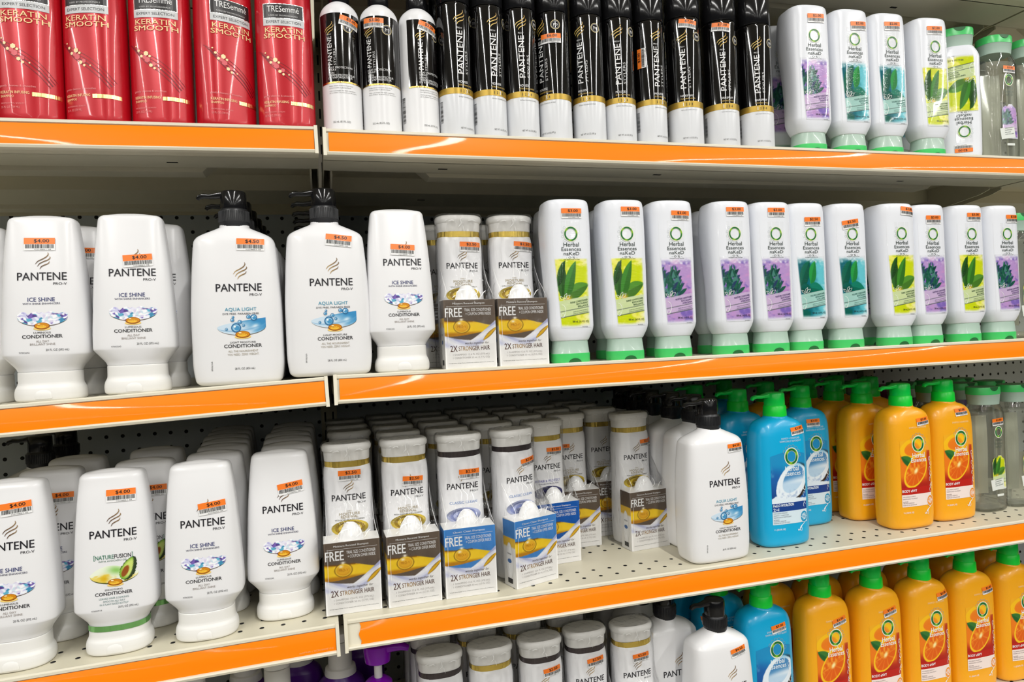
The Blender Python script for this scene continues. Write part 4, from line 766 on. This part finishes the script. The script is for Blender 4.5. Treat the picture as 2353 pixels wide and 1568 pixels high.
for bi, (x0, x1, nm) in enumerate(bays):
    m = MB(); m.box(x0-.002, x1+.002, .4500, .456, .05, H0+.75)
    k = math.floor((x0+.4384)/.0254)+1; x = -.4384+k*.0254
    while x < min(x1, 2.2)-.008:
        if x > -.95:
            for j in range(-26, 36): m.disc(x, .4497, H0-.1455+j*.0254, .0033, 1, 'y', 10)
        x += .0254
    t = m.build('pegboard_panel', [PEG, DARK], None, smooth=False); tag(t, {'left': 'white perforated back panel behind the conditioner bottles on the left', 'right': 'white perforated back panel behind the wrapped shampoo packs and pump bottles', 'far right': 'white perforated back panel at the right edge behind the clear bottles'}[nm], 'panel')
for x, nm in ((JX, 'upright post at the joint of the two bays, left of the wrapped packs'), (1.2285, 'upright post at the right edge behind the clear bottles')):
    m = MB(); m.box(x-.014, x+.014, .430, .4495, 0.05, H0+.78, 0)
    for j in range(60): m.box(x-.0085, x-.0055, .4296, .4302, .1+j*.033, .1+j*.033+.018, 1); m.box(x+.0055, x+.0085, .4296, .4302, .1+j*.033, .1+j*.033+.018, 1)
    tag(m.build('shelf_upright', [KHAKI, DARK], None, smooth=False), 'cream slotted steel '+nm.replace('upright post', 'post'), 'post')

# ================================================================ STOCKING THE SHELVES
proto = {}
BUILD = {'ice': lambda: conditioner('ice'), 'avo': lambda: conditioner('avo'), 'pumpw': pump_conditioner, 'blue': lambda: litre_pump('blue'), 'orange': lambda: litre_pump('orange'),
         'lime': lambda: naked('lime'), 'teal': lambda: naked('teal'), 'purple': lambda: naked('purple'), 'flip': naked_flipped, 'clearp': lambda: clear_shampoo('purple'), 'clearl': lambda: clear_shampoo('lime'),
         'red': red_shampoo, 'mousse': lambda: can('mousse'), 'hairspray': lambda: can('hairspray'), 'heat': heat_spray, 'pbrown': lambda: bundle('brown'), 'pclassic': lambda: bundle('classic'), 'prepair': lambda: bundle('repair'),
         'lotp': lambda: lotion('purple'), 'lotw': lambda: lotion('white'), 'magenta': flat_cap_jar}
SURF = {'ice': PB.front, 'avo': PB.front, 'pumpw': PP.front, 'blue': PH.front, 'orange': PH.front, 'lime': NB.front, 'teal': NB.front, 'purple': NB.front, 'flip': NB.front, 'clearp': CB.front, 'clearl': CB.front,
        'red': RB.front, 'mousse': cyl(.0233), 'hairspray': cyl(.0262), 'heat': cyl(.0248), 'pbrown': SB.front, 'pclassic': SB.front, 'prepair': SB.front}
def put(kind, lv, X, Y, label, group=None, rz=0, st=None, k=1.0):
    z = H0+tilt(lv, X)+.0003
    if kind not in proto:
        t = BUILD[kind](); proto[kind] = t; t.location = (X, Y, z); t.rotation_euler = (0, 0, math.radians(rz)); t['label'] = label
        if group: t['group'] = group
    else: t = dup(proto[kind], (X, Y, z), math.radians(rz), label, group)
    if st: sticker(SURF[kind], st[0], st[1], math.radians(st[2]), st[3], t, k)
    if kind == 'flip' and st is None and t is not proto[kind]: pass
    return t

# --- top level: red shampoo, heat sprays, mousse, hairspray, naked conditioner, clear shampoo
G = 'red shampoo bottles on the top shelf'
for X, rz, l in ((-.308, 3, 'tall red shampoo bottle at the far left of the top shelf'), (-.2395, -14, 'tall red shampoo bottle turned so its first letters hide, second from the left'),
                 (-.1695, -6, 'tall red shampoo bottle in the middle of the five red ones'), (-.0985, 25, 'tall red shampoo bottle turned to the right, its label half hidden, fourth from left'), (-.0270, -2, 'tall red shampoo bottle beside the white-shouldered spray bottles')):
    put('red', 1, X, .030, l, G, rz)
G = 'heat protection spray bottles on the top shelf'
put('heat', 1, .0420, .031, 'white and black heat protection spray bottle next to the red bottles', G, 2, (.011, .1395, -12, '$3.00'), .9)
put('heat', 1, .0925, .030, 'white and black heat protection spray bottle with sticker facing front, middle of three', G, -2, (-.009, .1415, -3, '$3.00'), .9)
put('heat', 1, .1430, .031, 'white and black heat protection spray bottle turned to show its white back seam', G, 36, (-.0050, .1405, -14, '$3.00'), .9)
G = 'black and white mousse cans on the top shelf'
for X, rz, l, st in ((.1915, 8, 'mousse can standing right beside the heat protection sprays', None), (.2380, 6, 'mousse can second after the heat protection sprays', None), (.2845, -12, 'mousse can just left of the one with the $6.00 sticker', None),
                     (.3330, -66, 'mousse can turned away with a $6.00 sticker under its round emblem', (.0165, .1400, 0, '$6.00')), (.3845, -48, 'mousse can whose whole round emblem shows, beside the $6.00 can', None), (.4320, -25, 'mousse can between the emblem-front can and the one with an upright sticker', None), (.4815, 0, 'mousse can with an orange price sticker stuck on upright', (-.0215, .1245, 90, '$3.00'))):
    put('mousse', 1, X, .0275, l, G, rz, st, .95)
G = 'black and white hairspray cans on the top shelf'
for X, rz, l, st in ((.5395, -32, 'hairspray can first from the left with a torn price sticker', (.0095, .1765, -8, '$7.00')), (.6010, -22, 'hairspray can in the middle of the front three', (-.001, .1770, -8, '$7.00')), (.6615, -26, 'hairspray can standing next to the green-capped bottles', None)):
    put('hairspray', 1, X, .030, l, G, rz, st, .9)
G = 'cans standing in the second row of the top shelf'
for i, (X, Y, rz) in enumerate(((.178, .082, -20), (.310, .086, 40), (.507, .090, 10), (.700, .085, -10))): put('mousse' if i < 3 else 'hairspray', 1, X, Y, ('dark can behind the last heat spray and first mousse can', 'dark can behind the gap left of the $6.00 can', 'dark can behind the can with the upright sticker', 'hairspray can half hidden behind the last hairspray can')[i], G, rz)
G = 'white green-capped conditioner bottles on the top shelf'
put('purple', 1, .7590, .034, 'white conditioner bottle with purple lavender label, tallest-looking on the top shelf', G, -3, (.004, .2065, 2, '$2.00'))
put('teal', 1, .8350, .034, 'white conditioner bottle with teal leaf label beside the lavender one on top', G, -3, (.008, .2010, 3, '$2.00'))
put('teal', 1, .9080, .034, 'white conditioner bottle with teal leaf label beside the lime one on top', G, -3, (.001, .2060, 2, '$2.00'))
put('lime', 1, .9950, .034, 'white conditioner bottle with yellow-green label, last of the top shelf four', G, -3, (.000, .2060, 2, '$2.00'))
put('purple', 1, .7600, .105, 'shaded white conditioner bottle with lavender label behind the hairspray cans', G, -12)
put('flip', 1, 1.0830, .052, 'white conditioner bottle standing upside down, its label inverted, green cap up', None, -26)
G = 'clear shampoo bottles on the top shelf'
put('clearp', 1, 1.168, .050, 'clear shampoo bottle with green cap and lavender label on the top shelf', G, -4, (.005, .1600, -2, '$3.00'), .85)
put('clearp', 1, 1.2440, .052, 'clear shampoo bottle with green cap cut by the right edge, top shelf', G)
put('clearp', 1, 1.200, .125, 'clear shampoo bottle standing behind the first clear one on the top shelf', G)
for i, X in enumerate((.84, .915, .995)): put('teal' if i else 'lime', 1, X, .105, 'shaded white conditioner bottle behind the %s, second row of the top shelf' % ('first teal label', 'second teal label', 'yellow-green label')[i], 'second row of white conditioner on the top shelf')

# --- second level
G = 'white conditioner bottles on the second shelf'
put('ice', 2, -.3040, .036, 'white ice shine conditioner bottle at the far left of the second shelf', G, 0, (.001, .180, 0, '$4.00'), 1.05)
put('ice', 2, -.2120, .036, 'white ice shine conditioner bottle left of the first black pump, second shelf', G, 2, (.009, .157, 4, '$4.00'), 1.05)
put('ice', 2, .1050, .036, 'white ice shine conditioner bottle between the black pumps and the wrapped packs', G, 0, (.004, .159, -3, '$4.00'), 1.05)
put('ice', 2, -.2950, .105, 'white conditioner bottle in shade behind and between the first two, second shelf', G, 0, (.015, .178, 0, '$4.00'))
put('ice', 2, -.2020, .105, 'white conditioner bottle in shade behind the second one, second shelf', G); put('ice', 2, .1130, .106, 'white conditioner bottle in shade behind the one next to the wrapped packs', G); put('ice', 2, -.3960, .090, 'white conditioner bottle whose cap base shows in the left edge, second shelf', G)
G = 'white bottles with black pumps on the second shelf'
put('pumpw', 2, -.0965, .037, 'white aqua light conditioner bottle with black pump, left of the pair', G, 0, (.020, .171, -1, '$4.50'), 1.08)
put('pumpw', 2, .0125, .037, 'white aqua light conditioner bottle with black pump, right of the pair', G, 0, (.016, .171, -6, '$4.50'), 1.08)
od = ('first', 'second', 'third', 'fourth', 'fifth', 'sixth', 'seventh')
for i in range(4):
    put('pumpw', 2, -.0965+.002*i, .103+.064*i, 'black pump bottle %s in line behind the left one of the second-shelf pair' % od[i], 'queue behind the black pump pair')
    put('pumpw', 2, .0125-.001*i, .103+.064*i, 'black pump bottle %s in line behind the right one of the second-shelf pair' % od[i], 'queue behind the black pump pair')
G = 'wrapped shampoo packs on the second shelf'
put('pbrown', 2, .1960, .074, 'wrapped shampoo pack with brown trial box, left of two on the second shelf', G, 0, (.012, .168, -2, '$2.50'))
put('pbrown', 2, .2710, .074, 'wrapped shampoo pack with brown trial box beside the first lime label bottle', G, 0, (.015, .168, -4, '$2.50'))
put('pbrown', 2, .1830, .158, 'shaded wrapped shampoo pack behind the left pack on the second shelf', G); put('pbrown', 2, .2570, .158, 'shaded wrapped shampoo pack behind the right pack on the second shelf', G)
G = 'white green-capped conditioner bottles on the second shelf'
nk = (('lime', .343, .034, (.002, .208, 0, '$3.00'), 'lime label conditioner bottle right beside the wrapped packs'), ('lime', .4270, .032, (.007, .211, 0, '$3.00'), 'lime label conditioner bottle second in the green-capped row'),
      ('purple', .5050, .032, (.008, .206, -1, '$3.00'), 'lavender label conditioner bottle first of three, next to the lime pair'), ('purple', .6010, .030, (.002, .212, 0, '$3.00'), 'lavender label conditioner bottle in the middle of three together'),
      ('purple', .6740, .032, (.002, .212, 0, '$3.00'), 'lavender label conditioner bottle last of three, left of the teal pair'), ('teal', .7400, .036, (.004, .199, 1, '$2.50'), 'teal label conditioner bottle on the left of the teal pair, second shelf'),
      ('teal', .8160, .034, (-.003, .195, 8, '$2.50'), 'teal label conditioner bottle with tilted $2.50 sticker, second shelf'), ('lime', .9060, .028, (.014, .215, -5, '$3.00'), 'lime label conditioner bottle next to the teal pair, second shelf'),
      ('purple', .9755, .034, (.002, .203, 0, '$3.00'), 'lavender label conditioner bottle between two lime ones, second shelf'), ('lime', 1.0560, .033, (.006, .208, 0, '$3.00'), 'lime label conditioner bottle next to last in the second-shelf row'), ('purple', 1.1320, .032, (.013, .205, 0, '$3.00'), 'lavender label conditioner bottle last at the right, second shelf'))
for kd, X, Y, st, l in nk: put(kd, 2, X, Y, 'white '+l, G, -2, st)
for i, (X, kd) in enumerate(((.378, 'lime'), (.462, 'lime'), (.548, 'purple'), (.640, 'purple'), (.712, 'teal'), (.790, 'teal'), (.868, 'lime'), (.945, 'purple'), (1.020, 'lime'), (1.095, 'purple'))):
    put(kd, 2, X-.022, .100, 'shaded white conditioner bottle in the second row, %s gap from the left' % (list(od)+['eighth', 'ninth', 'tenth'])[i], 'second row of white conditioner on the second shelf')
put('clearl', 2, 1.2120, .060, 'clear shampoo bottle with green cap at the right edge, second shelf', None)

# --- third level
G = 'white conditioner bottles standing in front on the third shelf'
put('ice', 3, -.3500, .040, 'white ice shine conditioner bottle cut by the left edge, third shelf', G, 0, (.010, .184, 5, '$4.00'), 1.05)
put('avo', 3, -.2455, .042, 'white conditioner bottle with avocado picture and green foil band in front', G, 0, (.012, .186, 0, '$4.00'), 1.05)
put('ice', 3, -.1480, .040, 'white ice shine conditioner bottle right of the avocado one', G, 0, (.014, .160, 6, '$4.00'), 1.05)
put('ice', 3, -.0570, .066, 'white ice shine conditioner bottle just left of the wrapped packs, third shelf', G, 0, (.013, .168, 8, '$4.00'), 1.05)
G = 'white conditioner bottles further back on the third shelf'
put('ice', 3, -.3330, .112, 'white conditioner bottle behind the leftmost one, its sticker showing', G, 0, (.014, .178, 0, '$4.00')); put('avo', 3, -.2250, .108, 'white avocado conditioner bottle half hidden behind the front avocado one', G, 0, (.013, .176, 0, '$4.00'))
put('ice', 3, -.2330, .215, 'white conditioner bottle far behind the avocado ones', G); put('ice', 3, -.3300, .200, 'white conditioner bottle third in line at the left edge', G)
for i, (X, Y) in enumerate(((-.1420, .116), (-.1400, .182), (-.1440, .242), (-.1500, .302), (-.1520, .360), (-.1540, .415))): put('ice', 3, X, Y, 'white conditioner bottle %s in line behind the one right of the avocado' % od[i], 'queue behind the ice shine bottle')
for i, (X, Y) in enumerate(((-.0500, .136), (-.0520, .204), (-.0540, .262), (-.0500, .322), (-.0500, .382))): put('ice', 3, X, Y, 'white conditioner bottle %s in line behind the one next to the packs' % od[i], 'queue next to the wrapped packs')
for i, (X, Y) in enumerate(((-.4000, .270), (-.5120, .262), (-.3920, .350))): put('pumpw', 3, X, Y, 'shaded white pump bottle with black collar at back left, %s' % ('beside the pegboard holes', 'cut by the left edge', 'the rearmost')[i], 'black pumps at the back left')
G = 'wrapped shampoo packs standing in front on the third shelf'
put('pbrown', 3, .0290, .078, 'wrapped shampoo pack with brown box, leftmost on the third shelf', G, 0, (.002, .171, 0, '$2.50'))
put('pbrown', 3, .1060, .076, 'wrapped shampoo pack with brown box left of the light blue ones', G, 2, (.008, .156, -3, '$2.50'), .95)
put('pclassic', 3, .1840, .077, 'wrapped shampoo pack with light blue box standing straight', G, 0, (.010, .158, 0, '$2.50'))
put('pclassic', 3, .2640, .083, 'wrapped shampoo pack with light blue box, turned so its side shows', G, 17, (.015, .165, 8, '$2.50'), .9)
put('prepair', 3, .3330, .152, 'wrapped shampoo pack with royal blue box behind the turned pack', G, 4, (.012, .165, -1, '$2.50'), .9)
put('pbrown', 3, .3960, .214, 'wrapped shampoo pack with brown box behind the royal blue one', G, 0, (-.015, .158, 0, '$2.50'), .9)
put('pbrown', 3, .4740, .258, 'wrapped shampoo pack with brown box furthest back, partly hidden by the next', G, 0)
put('pbrown', 3, .4900, .165, 'wrapped shampoo pack with brown box standing alone left of the white pump bottle', G, 6, (.021, .163, 2, '$2.50'), .9)
G = 'wrapped shampoo packs in the rows behind on the third shelf'
cols = (('first brown box', .0380, (.205, .285, .365)), ('second brown box', .1080, (.156, .236, .316, .395)), ('straight light blue box', .1820, (.158, .238, .318, .396)), ('turned light blue box', .2560, (.170, .250, .330, .408)), ('royal blue box', .3280, (.238, .318, .396)), ('rear brown box', .4000, (.296, .376)), ('rearmost brown box', .4720, (.342, .420)))
for nm, X, Ys in cols:
    for i, Y in enumerate(Ys): put('pbrown', 3, X, Y, 'shaded wrapped shampoo pack %s in line behind the %s' % (od[i], nm), G)
G = 'white bottles with black pumps on the third shelf'
put('pumpw', 3, .5620, .037, 'white aqua light conditioner bottle with black pump left of the blue bottles', G, 2, (.027, .168, 2, '$4.50'), .9)
for i, (X, Y) in enumerate(((.5800, .112), (.5770, .178), (.5720, .242), (.5720, .306), (.5720, .370))): put('pumpw', 3, X, Y, 'shaded black pump bottle %s in line behind the one left of the blue bottles' % od[i], G)
G = 'blue shampoo pump bottles on the third shelf'
put('blue', 3, .6960, .059, 'blue coconut label pump bottle with green pump in front, third shelf', G, 0, (.022, .181, 6, '$3.00'), .92)
put('blue', 3, .8060, .136, 'blue coconut label pump bottle behind the front one, to its right', G, 0, (.003, .178, 0, '$3.00'), .92)
put('blue', 3, .6880, .148, 'shaded blue pump bottle behind and left of the front one', G); put('blue', 3, .6830, .280, 'shaded blue pump bottle far behind the left blue one', G); put('blue', 3, .7900, .345, 'shaded blue pump bottle far behind the right blue one', G)
G = 'orange shampoo pump bottles on the third shelf'
put('orange', 3, .9420, .056, 'orange fruit label pump bottle with green pump, front left of the orange pair', G, 0, (.018, .178, 5, '$3.00'), .92)
put('orange', 3, 1.0440, .066, 'orange fruit label pump bottle with green pump next to the clear bottle', G, 0, (.010, .186, 3, '$3.00'), .92)
for i, (X, Y) in enumerate(((.9250, .124), (.9220, .190), (.9180, .256), (1.0220, .208), (1.0100, .284), (.9880, .376), (.8150, .245))): put('orange', 3, X, Y, 'shaded orange pump bottle %s' % ('right behind the front left one', 'second behind the front left one', 'third behind the front left one', 'behind the one next to the clear bottle', 'second behind the one next to the clear bottle', 'rearmost by the upright', 'behind the second blue bottle')[i], G)
G = 'clear shampoo bottles on the third shelf'
put('clearl', 3, 1.1480, .078, 'clear shampoo bottle with lime label beside the orange bottle', G, 2, (.003, .160, 3, '$3.00'), .9)
put('clearl', 3, 1.2260, .082, 'clear shampoo bottle cut by the right edge, third shelf', G, 0, (.006, .160, 3, '$3.00'), .9)
for i, (X, Y) in enumerate(((1.1200, .160), (1.1950, .162), (1.2680, .165), (1.1350, .245), (1.2080, .245), (1.2850, .245), (1.1000, .330))): put('clearl', 3, X, Y, 'shaded clear shampoo bottle with green cap, %s' % ('second row left', 'second row middle', 'second row right', 'third row left', 'third row middle', 'third row right', 'rearmost behind the orange pair')[i], G)
G = 'dark bottles with magenta caps at the back right'
for i, (X, Y) in enumerate(((1.180, .340), (1.255, .345), (1.330, .350), (1.405, .345))): put('magenta', 3, X, Y, 'dark bottle with magenta cap at the back right, %s' % ('nearest the orange bottles', 'second toward the edge', 'third toward the edge', 'by the edge')[i], G)

# --- lowest level
G = 'wrapped shampoo packs on the lowest shelf'
for i, (X, Y, kd, st, l) in enumerate(((.1440, .078, 'pclassic', (.014, .150, 0, '$2.50'), 'wrapped shampoo pack with dark band nearest the purple pump'), (.2165, .075, 'pbrown', (.012, .152, 0, '$2.50'), 'wrapped shampoo pack with gold band, second from the purple pump'), (.2900, .071, 'pclassic', (.012, .168, 6, '$2.50'), 'wrapped shampoo pack with dark band in the middle of five'), (.3625, .077, 'pclassic', (.009, .168, 6, '$2.50'), 'wrapped shampoo pack with dark band, fourth of five'), (.4350, .070, 'pbrown', (.006, .166, 4, '$2.50'), 'wrapped shampoo pack with gold band next to the black pumps'))):
    put(kd, 4, X, Y, l+', lowest shelf', G, 0, st, .9)
for r_ in range(2):
    for i, X in enumerate((.143, .215, .288, .360)): put('pclassic' if i in (0,) else 'pbrown', 4, X, .156+.08*r_, 'shaded wrapped shampoo pack in the %s row, %s from the purple pump, lowest shelf' % (od[r_+1], od[i]), G)
G = 'white bottles with black pumps on the lowest shelf'
put('pumpw', 4, .5600, .037, 'white bottle with black pump in front, cut by the bottom edge', G, 3, (.020, .168, 10, '$4.50'), .9)
put('pumpw', 4, .5110, .104, 'white bottle with black pump behind the front one, lowest shelf', G); put('pumpw', 4, .5020, .172, 'white bottle with black pump second behind, lowest shelf', G); put('pumpw', 4, .4980, .240, 'white bottle with black pump third behind, lowest shelf', G)
put('blue', 4, .6660, .072, 'blue coconut label pump bottle in front on the lowest shelf', 'blue pump bottles on the lowest shelf', 0, (.012, .174, 8, '$3.00'), .92)
put('blue', 4, .6300, .142, 'shaded blue pump bottle behind the white and blue pair, lowest shelf', 'blue pump bottles on the lowest shelf', 0, (-.028, .170, 5, '$3.00'), .92); put('blue', 4, .6200, .215, 'shaded blue pump bottle rearmost, lowest shelf', 'blue pump bottles on the lowest shelf')
G = 'orange shampoo pump bottles on the lowest shelf'
os_ = ((.014, .166, 12, '$3.00'), (.011, .167, 12, '$3.00'), (.022, .178, 6, '$3.00'), (.020, .174, 5, '$3.00'), None, None)
for i, X in enumerate((.7800, .8840, .9860, 1.0870, 1.1880, 1.2880)): put('orange', 4, X, .074, 'orange fruit label pump bottle, %s of the front row on the lowest shelf' % od[i], G, 0, os_[i], .92)
for i, X in enumerate((.7360, .8350, .9350, 1.0350, 1.1380, 1.2380)): put('orange', 4, X, .150, 'shaded orange pump bottle, %s of the second row on the lowest shelf' % od[i], G)
G = 'purple lotion bottles on the lowest shelf'
put('lotp', 4, .0620, .130, 'purple lotion bottle with purple pump and white stem, lowest shelf', G, -10); put('lotw', 4, .0100, .205, 'purple lotion bottle with white pump behind the purple one', G, 180)
put('lotw', 4, -.0780, .150, 'purple lotion bottle with white pump left of the bay joint', G, 180); put('lotw', 4, -.1900, .150, 'purple lotion bottle with white pump further left, lowest shelf', G, 180); put('lotw', 4, -.1300, .240, 'purple lotion bottle with white pump in the dark second row', G, 170)
for X, Y, l in ((-.0550, .270, 'purple lotion bottle in the dark left of the purple pump'), (.0420, .290, 'purple lotion bottle with white pump furthest back behind the purple pump'), (-.2400, .235, 'purple lotion bottle in the dark, leftmost of the group')): put('lotw', 4, X, Y, l+', lowest shelf', G, 175)
